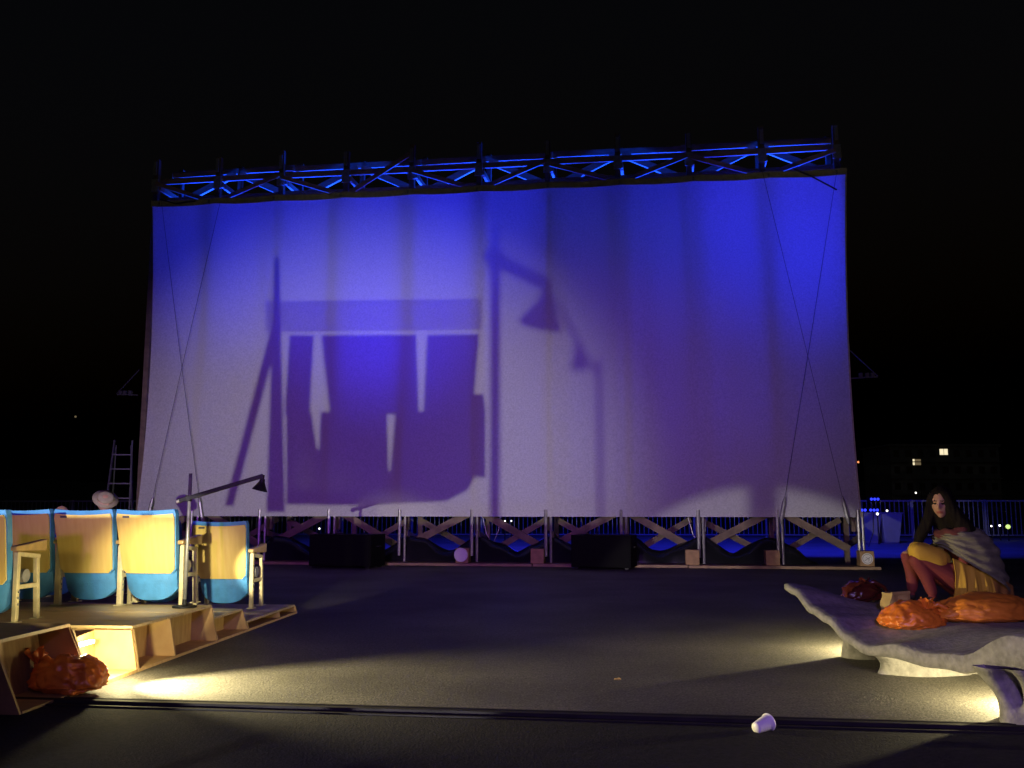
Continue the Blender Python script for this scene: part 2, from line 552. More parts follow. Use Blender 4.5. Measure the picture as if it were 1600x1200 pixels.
# long chords in board lengths
for (y, z, w, h, nm) in ((.50, 7.22, .05, .12, 'chord'), (rear_y - .05, 8.04, .05, .12, 'chord'), (rear_y - .05, 7.30, .05, .10, 'chord'), (.51, 7.62, .05, .10, 'chord'), (rear_y - .05, 1.0, .05, .12, 'chord')):
    for i in range(0, 10, 2):
        b = MB(); b.bar((PX[i] - .1, y + .004 * (i % 4), z + rnd.uniform(-.02, .02)), (PX[i + 2] + .1, y + .004 * (i % 4) + .003, z + rnd.uniform(-.02, .02)), w, h)
        b.build(nm, M['timber'], fr)
for i in range(10):
    # rear face diagonals
    za, zb = (7.36, 7.96) if i % 2 == 0 else (7.96, 7.36)
    b = MB(); b.bar((PX[i] + .08, rear_y - .11, za), (PX[i + 1], rear_y - .11, zb), .06, .13); b.build('brace', M['timber'], fr)
    # front face diagonals, rougher
    za, zb = (7.52, 7.08) if i % 2 == 0 else (7.08, 7.55)
    if i == 3:
        zb = 7.85
    b = MB(); b.bar((PX[i] + .03, .31, za), (PX[i + 1] - .03, .31, zb + rnd.uniform(-.05, .05)), .035, .085); b.build('brace', M['timber'], fr)
for i, x in enumerate(PX):
    b = MB(); b.bar((x + .075, .40, 7.45), (x + .095, rear_y, 7.45), .05, .10); b.build('tie', M['timber'], fr)
    b = MB(); b.bar((x + .07, .10, .55), (x + .09, rear_y, .35), .05, .10); b.build('tie', M['timberdark'], fr)
# bottom zigzag boards
for i in range(10):
    up = (i % 2 == 0)
    za, zb = (.33, .92) if up else (.95, .30)
    y = .30
    b = MB(); b.bar((PX[i] + .05, y, za), (PX[i + 1] - .12, y + .02, zb), .04, .13); b.build('brace', M['timberdark'], fr)
    b = MB(); b.bar((PX[i] + .1, rear_y - .2, 1.1 - za), (PX[i + 1] - .1, rear_y - .2, 1.1 - zb), .04, .11); b.build('brace', M['timberdark'], fr)
    if i % 3 == 1:
        b = MB(); b.bar((PX[i], .75, .12), (PX[i + 1], .8, .14), .12, .05); b.build('brace', M['timber'], fr)
# sill planks along the foot
for i in range(5):
    b = MB(); b.box(PX[2 * i] - .25 + (0.02 if i else 0), PX[2 * i + 2] + (.22 if i == 4 else -.25), -.34 + rnd.uniform(-.02, .02), .2, 0.0, .045 + .003 * (i % 2))
    b.build('sill_plank', M['timber'], fr, bevel=.004)
# wood blocks at the feet
for i in (1, 3, 5, 6, 7, 8, 9, 10):
    if i in (4,):
        continue
    x = PX[i]
    w = .115
    b = MB(); b.box(-w, w, -.13, .12, 0, .25)
    o = b.build('foot_block', M['block'], fr, bevel=.005)
    o.location = (x - (.16 if i < 10 else -.03), -.13, .049)
    if i == 10:
        b = MB()
        b.lathe([(.0, 0), (.092, 0), (.092, .004), (0, .004)], 28, M4=Matrix.Translation((0, -.131, .125)) @ Matrix.Rotation(PI / 2, 4, 'X'))
        st = b.build('round_label', M['sticker'], o)
        b = MB()
        b.lathe([(.070, 0), (.076, 0), (.076, .0015), (.070, .0015), (.070, 0)], 28, M4=Matrix.Translation((0, -.1355, .125)) @ Matrix.Rotation(PI / 2, 4, 'X'))
        b.bar((-.045, -.1365, .09), (.05, -.1365, .155), .004, .012, up=(0, 1, 0))
        b.bar((-.02, -.1365, .15), (.03, -.1365, .115), .004, .012, up=(0, 1, 0))
        b.bar((.03, -.1365, .14), (.02, -.1365, .08), .004, .012, up=(0, 1, 0))
        o2 = b.build('printed_mark', M['ink'], fr); o2.location = o.location
# white round disc at the fourth foot
b = MB()
b.lathe([(0, -.02), (.11, -.02), (.125, 0), (.11, .02), (0, .02)], 28, M4=Matrix.Rotation(PI / 2, 4, 'X'))
o = b.build('round_disc', M['sticker'], fr, smooth=False); o.location = (PX[4] + 1.16, -.30, .19)
# crossed bracing wires with turnbuckles in the end bays
for (x0, x1) in ((.06, 1.30), (SLEN - 1.30, SLEN - .03)):
    for a, c in (((x0, -.10, 7.0), (x1, -.12, .35)), ((x1, -.13, 6.9), (x0, -.12, .35))):
        a, c = Vector(a), Vector(c)
        mid = a.lerp(c, .5) + Vector((0, -.03, -.02))
        b = MB(); b.tube([a, a.lerp(mid, .5), mid, mid.lerp(c, .5), c], .004, 6)
        w = b.build('brace_wire', M['wire'], fr, smooth=True)
        p0, p1 = mid.lerp(c, .74), mid.lerp(c, .88)
        b = MB(); b.tube([p0, p0.lerp(p1, .2), p0.lerp(p1, .8), p1], [.015, .034, .034, .015], 8)
        b.build('turnbuckle', M['steel'], w)
# outrigger arms at both ends
for x, dx, z in ((PX[10] + .05, .45, 3.28), (PX[0] - .1, -.45, 3.2)):
    b = MB(); b.bar((x, .3, z), (x + dx, .3, z + .02), .022, .022)
    b.bar((x, .3, z + .5), (x + dx, .3, z + .03), .014, .014)
    for k in (.35, .6, .8):
        b.box(x + dx * k - .03, x + dx * k + .03, .27, .33, z + .02, z + .09)
    b.build('outrigger', M['wire'], fr)
# loose ropes at the upper corners
b = MB(); b.tube([(SLEN - .75, -.05, 7.05), (SLEN - .45, -.09, 6.88), (SLEN - .02, -.06, 6.62)], .014, 6); b.build('rope', M['wire'], fr)
b = MB(); b.tube([(.0, -.05, 7.05), (.35, -.08, 6.93), (.75, -.05, 6.98)], .014, 6); b.build('rope', M['wire'], fr)
# hanging cables under the screen
for i, x in enumerate((4.1, 6.4, 8.2, 10.1, 12.95)):
    b = MB(); b.tube([(x, .35, .95), (x + .1, .3, .55), (x + .22, .28, .35), (x + .32, .32, .6), (x + .35, .4, .92)], .008, 6)
    b.build('cable', M['white'] if i % 2 else M['wire'], fr, smooth=True)

# the screen itself
sc_e = empty('projection_screen', SL, SROT, 'huge white translucent cloth screen glowing blue with lamp shadows on it', 'cinema screen')
NU, NV = 150, 70


def cloth(u, v):
    z = .855 + (7.02 - .855) * v
    bow = .10 * math.sin(v * PI) ** 0.8
    flare = .10 * (1 - v) ** 3
    xl, xr = -.05 + bow - flare, SLEN + .07 - bow * .7 + flare * .6
    xl -= .13 * v
    xr += .10 * v
    x = xl + (xr - xl) * u
    edge = min(u, 1 - u)
    y = -.03 + .012 * math.sin(x * 2.45 + .8) * (1 - .4 * v) + .010 * noise.noise((x * .7, z * .4, 3))
    y += .03 * math.sin(u * 90) * math.exp(-edge * 40) * .5
    # scallops between the hem clips
    z -= .025 * abs(math.sin(PI * u * 10)) * sstep(.93, 1, v)
    return (x, y, z)


b = MB(); b.grid(cloth, NU, NV); b.build('cloth', M['cloth'], sc_e, smooth=True, fix=False)
b = MB()
b.grid(lambda u, v: (cloth(u, 1)[0], -.045, cloth(u, 1)[2] - .11 + .12 * v), 60, 1, th=(0, .006, 0))
b.build('hem', M['hem'], sc_e)
clip = None
for i in range(11):
    b = MB(); b.box(-.018, .018, -.075, -.048, 6.91, 6.98); b.bar((0, -.06, 6.98), (0, .33, 7.16), .014, .014)
    o = b.build('clip', M['steel'], sc_e); o.location = (min(max(PX[i], -.05), SLEN - .05) + .04, 0, 0)
# side lacing strips
for x in (-.01, SLEN + .02):
    b = MB()
    sgn = 0 if x < 0 else 1
    b.grid(lambda u, v: (cloth(sgn, v)[0] + (u - .5) * .025, -.012, cloth(sgn, v)[2]), 1, 30, th=(0, .004, 0))
    b.build('side_hem', M['hem'], sc_e)

# black sheet draped along the foot of the frame
b = MB()


def tarp(u, v):
    x = 1.6 + 10.7 * u
    i = (x - .1) / 1.27
    ph = i - math.floor(i)
    top = .17 + .36 * (abs(math.cos(PI * ph)) ** 1.5) * (0.75 + .25 * noise.noise((i * 3, 0, 0)))
    top *= sstep(0, .03, u) * sstep(1, .97, u)
    w = math.sin(v * PI)
    y = .05 + .52 * v + .05 * noise.noise((x * 3, v * 3, 1))
    z = .055 + top * w ** .7 + .045 * noise.noise((x * 4, v * 4, 7)) * w
    return (x, y, max(.052, z))


b.grid(tarp, 160, 12)
o = b.build('plastic_sheet', M['tarp'], smooth=True, loc=SL, rot=(0, 0, SROT))
tag(o, 'black plastic sheet draped in waves along the foot of the screen frame', 'plastic sheet')


# ------------------------------------------------------------------ loudspeakers on the floor before the screen
def speaker(pl, pr, name, label, grp):
    a, c = ground(*pl), ground(*pr)
    w = (c - a).length
    ang = math.atan2((c - a).y, (c - a).x)
    r = empty(name, (a + c) / 2, ang, label, 'loudspeaker', grp)
    b = MB(); b.box(-w / 2, w / 2, .02, .62, .03, .56); b.build('cabinet', M['blackbox'], r, bevel=.012)
    b = MB(); b.box(-w / 2 + .03, w / 2 - .03, .005, .02, .06, .53); b.build('grille', M['grille'], r)
    for sx in (-1, 1):
        b = MB(); b.tube([(sx * w / 2, .26, .36), (sx * (w / 2 + .02), .26, .36), (sx * (w / 2 + .02), .40, .36), (sx * w / 2, .40, .36)], .012, 6)
        b.build('handle', M['black'], r)
        for yy in (.08, .56):
            b = MB(); b.box(sx * (w / 2 - .08) - .03, sx * (w / 2 - .08) + .03, yy - .03, yy + .03, 0, .031)
            b.build('foot', M['black'], r)
    return r


speaker((481, 887), (578, 889), 'loudspeaker', 'low black box loudspeaker on the ground nearer the seat rows', 'floor loudspeakers')
speaker((892, 889), (986, 891), 'loudspeaker', 'low black box loudspeaker on the ground under the middle of the screen', 'floor loudspeakers')

# ------------------------------------------------------------------ seating steps (left)
P0 = Vector((-2.48, 4.76, 0))
SA = math.atan(-.0834)          # frame turned slightly clockwise; local x = outward, y = along the side
TH = .018


def platform(name, s0, s1, comps, h, x_in, label, lean=.055, top=True, near_face=True, deckw=.24, depth=.21):
    r = empty(name, P0, SA, label, 'platform')
    L = lambda z: -lean * z / h
    # bottom board, dividers, back panels
    b = MB(); b.hexa([(-depth, s0, 0), (0, s0, 0), (0, s1, 0), (-depth, s1, 0), (-depth, s0, TH), (L(TH), s0, TH), (L(TH), s1, TH), (-depth, s1, TH)])
    b.build('bottom_board', M['ply'], r)
    for k, sd in enumerate(comps):
        a0 = sd - TH if k == len(comps) - 1 else sd
        z0, z1 = TH, h - TH
        b = MB(); b.hexa([(-depth, a0, z0), (L(z0) - .001, a0, z0), (L(z0) - .001, a0 + TH, z0), (-depth, a0 + TH, z0),
                          (-depth, a0, z1), (L(z1) - .001, a0, z1), (L(z1) - .001, a0 + TH, z1), (-depth, a0 + TH, z1)])
        b.build('divider', M['ply'], r)
    for k in range(len(comps) - 1):
        b = MB(); b.box(-depth - TH, -depth - .001, comps[k] + .002, comps[k + 1] - .002, 0, h - TH)
        b.build('back_panel', M['ply'], r)
    # deck
    if top:
        n = max(1, round((s1 - s0) / deckw))
        for k in range(n):
            a0, a1 = s0 + (s1 - s0) * k / n, s0 + (s1 - s0) * (k + 1) / n - .006
            zz = h + rnd.uniform(-.0015, .0015)
            b = MB(); b.hexa([(x_in, a0, h - TH + .001), (-lean - .001, a0, h - TH + .001), (-lean - .001, a1, h - TH + .001), (x_in, a1, h - TH + .001),
                              (x_in, a0, zz), (-lean - .005, a0, zz), (-lean - .005, a1, zz), (x_in, a1, zz)])
            b.build('deck_board', M['ply2'], r)
    if near_face:
        b = MB(); b.box(x_in, -depth - TH - .004, s0, s0 + TH, 0, h - TH - .001); b.build('front_panel', M['ply'], r)
    b = MB(); b.box(x_in, -depth - TH - .004, s1 - TH, s1, 0, h - TH - .001); b.build('front_panel', M['ply'], r)
    return r


pA = platform('seating_platform', 1.225, 2.475, (1.225, 1.745, 2.475), .285, -3.2,
              'tallest plywood step with two open side compartments under the front seats')
pB = platform('seating_platform', 2.482, 3.12, (2.482, 3.12), .185, -3.2,
              'middle-height plywood step carrying the end seat beside the lamp')
pC = platform('seating_platform', 3.127, 4.42, (3.127, 3.92, 4.42), .085, -3.2,
              'lowest plywood step reaching out towards the screen', lean=.02)
# round label in a compartment of the tall step
b = MB()
b.lathe([(0, 0), (.036, 0), (.036, .002), (0, .002)], 24, M4=Matrix.Translation((-.2085, 2.06, .20)) @ Matrix.Rotation(PI / 2, 4, 'Y'))
b.build('round_label', M['sticker'], pA)
b = MB(); b.bar((-.2055, 2.045, .185), (-.2055, 2.075, .215), .003, .006, up=(1, 0, 0)); b.bar((-.2055, 2.05, .21), (-.2055, 2.07, .20), .003, .005, up=(1, 0, 0))
b.build('printed_mark', M['ink'], pA)

# crate with the light
r = empty('open_crate', P0, SA, 'open plywood crate glowing bright yellow from the lamp inside', 'crate')
b = MB(); b.box(-.27, 0.0, .69, 1.215, 0, .02); b.build('bottom_board', M['ply'], r)
b = MB(); b.hexa([(-.27, .69, .02), (-.27, 1.215, .02), (-.288, 1.215, .02), (-.288, .69, .02),
                  (-.30, .69, .215), (-.30, 1.215, .26), (-.318, 1.215, .26), (-.318, .69, .215)]); b.build('back_panel', M['ply'], r)
b = MB(); b.hexa([(-.27, 1.197, .02), (-.003, 1.197, .02), (-.003, 1.215, .02), (-.27, 1.215, .02),
                  (-.298, 1.197, .262), (-.05, 1.197, .262), (-.05, 1.215, .262), (-.298, 1.215, .262)]); b.build('side_board', M['ply'], r)
b = MB(); b.hexa([(-.40, .69, .0), (-.003, .69, .0), (-.003, .708, .0), (-.40, .708, .0),
                  (-.40, .69, .33), (-.15, .69, .33), (-.15, .708, .33), (-.40, .708, .33)]); b.build('side_board', M['plyedge'], r)
b = MB(); b.box(-.262, -.235, .80, 1.10, .195, .215); b.build('light_strip', M['ledwarm'], r)

M['plydark'] = mat('dark_plywood', (0.33, 0.21, 0.10), 0.65, var=1, scale=5, col2=(0.22, 0.13, 0.06), stretch=(1.2, 6, 1.2), bump=0.1, bscale=30)  # plywood with shade put into its colour, to dim the near crate
# near crate with its own lid
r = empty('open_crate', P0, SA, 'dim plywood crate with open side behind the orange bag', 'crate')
b = MB(); b.box(-.42, 0, .02, .672, 0, .018); b.build('bottom_board', M['plydark'], r)
b = MB(); b.hexa([(-.28, .02, .019), (-.28, .672, .019), (-.298, .672, .019), (-.298, .02, .019), (-.36, .02, .345), (-.36, .672, .345), (-.378, .672, .345), (-.378, .02, .345)]); b.build('back_panel', M['plydark'], r)
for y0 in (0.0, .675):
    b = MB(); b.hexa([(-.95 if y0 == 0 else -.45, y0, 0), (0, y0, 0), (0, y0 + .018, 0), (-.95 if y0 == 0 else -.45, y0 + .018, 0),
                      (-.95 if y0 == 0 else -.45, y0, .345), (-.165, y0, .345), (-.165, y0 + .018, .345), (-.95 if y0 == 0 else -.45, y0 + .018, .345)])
    b.build('side_board', M['plydark'], r)
b = MB(); b.box(-.95, -.168, 0, .693, .347, .365); b.build('lid', M['plydark'], r)


# ------------------------------------------------------------------ cinema seats
def make_seat(label, group):
    r = empty('cinema_seat', (0, 0, 0), 0, label, 'cinema seat', group)
    rec = .24

    def back(w0, w1, z0, z1, y0, rb, rt):
        def fn(u, v):
            z = z0 + (z1 - z0) * v
            w = (w0 + (w1 - w0) * v) * .5
            if v < rb:
                w *= .86 + .14 * math.sin(PI / 2 * v / rb)
            if v > 1 - rt:
                w *= .95 + .05 * math.sin(PI / 2 * (1 - v) / rt)
            x = (u - .5) * 2
            return (x * w, y0 - rec * (z - .25) - .016 * (1 - x * x), z - .012 * (1 - x * x) * (v > .99))
        return fn
    b = MB(); b.grid(back(.408, .462, .250, .705, -.012, .04, .05), 12, 14, th=(0, .014, 0))
    bp = b.build('back_panel', M['seatwood'], r, bevel=0, smooth=False)
    b = MB(); b.grid(back(.425, .478, .245, .738, .004, .06, .06), 12, 14, th=(0, .055, 0))
    b.build('back_pad', M['vinyl'], r, smooth=False)

    def seat(u, v):
        x = (u - .5) * 2
        zb = .042 + .085 * abs(x) ** 3.2
        z = zb + (.30 - zb) * v
        w = .198 + .010 * v
        return (x * w, .055 - .014 * (1 - x * x) * math.sin(PI * v) - .06 * v + .02 * abs(x) ** 3, z)
    b = MB(); b.grid(seat, 24, 10, th=(0, .06, 0)); b.build('seat', M['vinyl'], r, smooth=False)
    for sx in (-1, 1):
        x = sx * .244
        b = MB()
        b.bar((x, .05, 0), (x, .03, .46), .030, .036, up=(0, 1, 0))
        b.bar((x, .30, 0), (x, .25, .42), .030, .036, up=(0, 1, 0))
        b.bar((x, .04, .23), (x, .27, .23), .026, .03)
        b.bar((x, .02, .45), (x, .28, .42), .026, .03)
        b.box(x - .03, x + .03, .01, .09, 0, .008)
        b.box(x - .03, x + .03, .26, .34, 0, .008)
        sf = b.build('side_frame', M['cream'], r, bevel=.004)
        b = MB(); b.tube([(x - .016, .12, .30), (x + .016, .12, .30)], .045, 12); b.build('hinge', M['steel'], sf)
        for zz in (.12, .16, .20):
            b = MB(); b.tube([(x - .022, .045, zz), (x + .022, .045, zz)], .009, 6); b.build('bolt', M['steel'], sf)
        b = MB()
        b.hexa([(x - .024, -.02, .47), (x + .024, -.02, .47), (x + .024, .33, .455), (x - .024, .33, .455),
                (x - .024, -.02, .50), (x + .024, -.02, .50), (x + .024, .33, .535), (x - .024, .33, .535)])
        b.build('armrest', M['armwood'], r, bevel=.008)
    # little dark number plate on the panel
    b = MB(); p = back(.405, .455, .250, .700, -.012, .04, .05)(.12, .955); q = back(.405, .455, .250, .700, -.012, .04, .05)(.24, .955)
    b.bar((p[0], p[1] - .004, p[2]), (q[0], q[1] - .004, q[2]), .004, .016); b.build('number_plate', M['ink'], r)
    b = MB(); b.bar((-.21, .02, .30), (.21, .02, .30), .03, .03); b.build('cross_bar', M['black'], r)
    return r


def loc_on(x, y, z):
    c, s_ = math.cos(SA), math.sin(SA)
    return Vector((P0.x + x * c - y * s_, P0.y + x * s_ + y * c, z))


GS = 'folding cinema seats in rows'
s_first = make_seat('blue-rimmed wooden seat with the brightest yellow back, left of the lamp pole', GS)
seat_spots = [
    ((-2.79, 7.12), .285, 'blue-rimmed wooden seat with the brightest yellow back, beside the lamp pole'),
    ((-3.285, 7.16), .285, 'seat with an evenly lit yellow back between the bright seat and the shaded one'),
    ((-3.79, 7.20), .285, 'shaded seat with a dark wine-coloured back behind the nearest armrest'),
    ((-2.46, 7.86), .185, 'end seat with half its orange back in a bright patch, beyond the lamp pole'),
    ((-3.52, 6.10), .285, 'nearest seat, cut by the photo edge, with its cream leg frame showing'),
    ((-3.05, 7.92), .185, 'seat hidden behind the lamp pole, on the middle step beside the end seat'),
    ((-4.55, 11.0), .0, 'far seat holding the person in the straw hat'),
    ((-5.25, 10.7), .0, 'far seat holding the bare-headed person'),
]
seats = []
for i, ((x, y), z, lab) in enumerate(seat_spots):
    o = s_first if i == 0 else copy_tree(s_first)
    o.location = (x, y, z)
    o.rotation_euler = (0, 0, SA + rnd.uniform(-.03, .03))
    o['label'] = lab
    seats.append(o)
# added out-of-frame rack, its outline traced back from the lattice shadow on the screen
LY, LX, LZ, RY = -2.5, -2.2, 1.2, 1.5


def shp(px, py, Yp=1.5):
    q = at(px, py, 16.6)
    t = (Yp - LY) / (16.6 - LY)
    return LX + (q.x - LX) * t, LZ + (q.z - LZ) * t


rack = empty('shadow_rack', (-2.2, RY, 0), 0, 'unseen wooden rack added beside the photographer, shaped to cast the lattice shadow on the screen', 'rack')


def rpart(nm, poly, th=.018, dy=0.0):  # added shadow-casting piece, outline given by its shadow on the screen
    p = [shp(*q) for q in poly]
    n_ = len(p)
    b = MB()
    b.add([(x_ + 2.2, dy, z_) for x_, z_ in p] + [(x_ + 2.2, dy + th, z_) for x_, z_ in p],
          [tuple(range(n_)), tuple(range(2 * n_ - 1, n_ - 1, -1))] + [(k, (k + 1) % n_, (k + 1) % n_ + n_, k + n_) for k in range(n_)])
    return b.build(nm, M['ply'], rack)


rpart('post', [(424, 400), (431, 400), (440, 800), (411, 800)])
rpart('brace', [(420, 500), (432, 508), (356, 790), (343, 790)], dy=.022)
for k_ in range(7):
    y_ = 469 + 7.0 * k_
    rpart('top_rail', [(408, y_), (755, y_ - 2), (755, y_ + .8), (408, y_ + 2.8)], dy=.022)
rpart('shadow_back', [(446, 520), (485, 520), (478, 645), (438, 645)], dy=.044)
rpart('shadow_back', [(497, 520), (650, 520), (655, 645), (512, 645)], dy=.044)
rpart('shadow_back', [(668, 520), (752, 520), (741, 645), (662, 645)], dy=.044)
rpart('shadow_box', [(440, 640), (480, 641), (489, 700), (493, 700), (496, 641), (603, 639), (606, 735), (609, 735), (617, 640), (655, 640), (752, 645), (756, 720), (735, 765), (700, 783), (560, 790), (440, 788)], dy=.066)
rpart('shadow_bottle', [(735, 640), (745, 612), (760, 612), (764, 640), (764, 745), (735, 745)], dy=.10)
b = MB()
b.box(-.95, 1.25, .03, .05, .34, LZ - .10); b.build('light_blocker', M['ply'], rack)  # added panel, keeps the flood off the seats, floor and frame base
for x in (-.93, -.25, .50, 1.20):
    b = MB(); b.box(x - .02, x + .02, .052, .09, 0, LZ - .09); b.build('leg', M['ply'], rack)


# tiny lamp shape, added near the flood to cast the faint second lamp shadow
shadow_l = empty('shadow_lamp', (-2.0, -.5, 0), 0, 'tiny lamp shape added behind the photographer to cast the faint lamp shadow', 'clip lamp')


def cpt(px, py):
    x_, z_ = shp(px, py, -.5)
    return Vector((x_ + 2.0, 0, z_))


b = MB(); b.tube([(cpt(941, 560).x, .01, 0), (cpt(941, 560).x, .01, cpt(941, 560).z)], .005, 8); b.build('rod', M['steel'], shadow_l)
b = MB(); b.bar(cpt(872, 470), cpt(912, 545), .007, .008); b.bar(cpt(912, 545), cpt(941, 590) + Vector((0, .01, 0)), .005, .006); b.build('arm', M['black'], shadow_l)
a_, c_ = cpt(908, 535), cpt(908, 578)
b = MB(); b.lathe([(0, 0), (.006, 0), (.017, c_.z - a_.z), (.015, c_.z - a_.z)], 20, M4=Matrix.Translation(a_)); b.build('lamp_shade', M['black'], shadow_l)


# ------------------------------------------------------------------ reading lamps
def floor_lamp(base, height, arm_back, arm_front, arm_dir, arm_z, label, base_r=.09):
    r = empty('reading_lamp', base, 0, label, 'floor lamp', 'reading lamps among the seats')
    b = MB(); b.lathe([(0, 0), (base_r, 0), (base_r, .012), (.02, .02), (.016, .06), (0, .06)], 24); b.build('base', M['black'], r, smooth=False)
    b = MB(); b.tube([(0, 0, .02), (0, 0, height)], .0135, 12); b.build('pole', M['steel'], r, smooth=True)
    dv = Vector(arm_dir).normalized()
    piv = Vector((0, -.03, arm_z))
    a, c = piv - dv * arm_back, piv + dv * arm_front
    b = MB(); b.bar(a, c, .026, .032); ar = b.build('arm', M['black'], r, bevel=.003)
    b = MB(); b.box(-.018, .018, -.045, .016, arm_z - .022, arm_z + .022); b.build('clamp', M['black'], r, bevel=.004)
    b = MB(); b.tube([a - dv * .004, a + dv * .018], .017, 8); b.build('end_cap', M['steel'], ar)
    Mx = Matrix.Translation(c + Vector((0, 0, -.022))) @ Matrix.Rotation(math.radians(14), 4, 'Y')
    b = MB(); b.lathe([(0, .03), (.008, .03), (.010, .0), (.018, -.002), (.022, -.025), (.060, -.092), (.058, -.092), (.018, -.025)], 28, M4=Mx)
    sh = b.build('lamp_shade', M['black'], r, smooth=False)
    b = MB(); b.lathe([(0, -.03), (.02, -.037), (.055, -.0905), (.050, -.088), (.02, -.055), (0, -.05)], 24, M4=Mx)
    b.build('shade_lining', M['lampwhite'], sh)
    return r


lb = at(303, 940, 7.05)
floor_lamp((lb.x - .07, lb.y, .286), 1.01, .085, .60, (1, -.05, .295), .82, 'black arm reading lamp on a steel pole reaching over the end seat')
# assumed lamp, added out of frame and sized to cast the middle lamp shadow
floor_lamp((-1.925, .25, 0), 1.935, .03, .16, (1, .2, -.45), 1.83, 'unseen reading lamp added beside the photographer to cast the lamp shadow on the screen')


# ------------------------------------------------------------------ bags
def blob(n, size, seed, crumple=.18, flat=True, freq=2.2, lean=(0, 0)):
    bm = bmesh.new()
    bmesh.ops.create_icosphere(bm, subdivisions=n, radius=1)
    for v in bm.verts:
        p = v.co.copy()
        q = p * freq + Vector((seed, seed * 1.7, -seed))
        q += Vector((noise.noise(q * .9), noise.noise(q * .9 + Vector((7, 0, 0))), noise.noise(q * .9 + Vector((0, 9, 0))))) * .8
        rg = lambda f_: 1 - 2.2 * abs(noise.noise(q * f_))
        k = 1 + crumple * (.9 * noise.noise(q * .6) + .55 * rg(.9) + .38 * rg(1.9) + .16 * rg(3.9)) - crumple * .4
        p *= k
        z = p.z
        if flat and z < 0:
            z *= .35
        v.co = Vector((p.x * size[0] + lean[0] * z, p.y * size[1] + lean[1] * z, z * size[2] + .35 * size[2]))
    zmin = min(v.co.z for v in bm.verts)
    for v in bm.verts:
        v.co.z -= zmin
    b = MB()
    b.add([v.co for v in bm.verts], [[w.index for w in f.verts] for f in bm.faces])
    bm.free()
    return b


def tuft(c, h, r, seed, n=7, lean=(0, 0)):
    """gathered ruffled neck of a tied bag"""
    b = MB()

    def fn(u, v):
        a = 2 * PI * u
        rr = r * (.35 + .65 * (abs(v - .25) * 1.33) ** .8) * (1 + .35 * math.sin(a * n + seed) * v)
        return (c[0] + rr * math.cos(a) + lean[0] * v * h, c[1] + rr * math.sin(a) + lean[1] * v * h, c[2] + h * v * (1 + .25 * math.sin(a * 3 + seed)))
    b.grid(fn, 36, 8)
    return b


def bag(loc, size, rz, seed, m, name, label, cat, grp, knot=True, knot_at=(0, 0), crumple=.18, n=4, lean=(0, 0), rot=None):
    r = empty(name, loc, rz, label, cat, grp)
    if rot:
        r.rotation_euler = rot
    blob(n, size, seed, crumple).build('bag_body', m, r, smooth=True)
    if knot:
        tuft((knot_at[0], knot_at[1], size[2] * .98), size[2] * .55, size[2] * .34, seed, lean=lean).build('knot', m, r, smooth=True)
        b = MB(); k0 = Vector((knot_at[0], knot_at[1], size[2] * 1.1))
        pts = [k0, k0 + Vector((.06, -.03, .03)), k0 + Vector((.13, -.05, -.01)), k0 + Vector((.17, -.05, -.07))]
        b.tube(pts, [.014, .02, .016, .008], 7); b.build('handle', m, r, smooth=True)
    return r


GB = 'plastic bags'
# left, in the near crate
lbp = ground(92, 1091)
bag((lbp.x, lbp.y + .10, 0), (.20, .13, .15), -.15, 3.1, M['orange'], 'plastic_bag', 'shiny orange plastic bag slumped on the ground against the dim crate', 'bag', GB, True, (-.20, .02), .22, 5, lean=(-.35, 0))
# right, on the bench are placed after the bench

# ------------------------------------------------------------------ wavy bench
EDGE = lambda Y: 2.46 - .23 * (Y - 4.6)
TOPL = [(3.6, .50), (4.1, .50), (4.6, .42), (5.0, .265), (5.28, .235), (5.5, .245), (5.8, .195), (6.0, .235), (6.2, .325), (6.38, .365), (6.6, .47), (6.75, .50)]
THK = [(3.6, .22), (4.6, .175), (4.95, .105), (5.2, .09), (5.5, .095), (5.75, .07), (6.0, .065), (6.7, .06)]
TOPI = [(3.6, .50), (4.4, .47), (5.0, .36), (5.6, .31), (6.2, .31), (6.75, .34)]
BY0, BY1, BW = 3.6, 6.72, 1.75


def bench_top(Y, w):
    k = sstep(.0, .75, w)
    return lerp_tab(TOPL, Y) * (1 - k) + lerp_tab(TOPI, Y) * k


def bench_pt(Y, w):
    return Vector((EDGE(Y) + w * .975, Y + w * .224, 0))


bench = empty('bench', (0, 0, 0), 0, 'wavy concrete bench lit from underneath, with the woman sitting on it', 'bench')
b = MB()
nu, nv = 110, 26


def slab(sgn):
    def fn(u, v):
        Y = BY0 + (BY1 - BY0) * u
        w = BW * v
        p = bench_pt(Y, w)
        z = bench_top(Y, w)
        t = lerp_tab(THK, Y)
        rl = .012 * (1 - min(1, w / .03)) if sgn > 0 else 0
        return (p.x, p.y, z - rl if sgn > 0 else z - t + (.012 * (1 - min(1, w / .03))))
    return fn


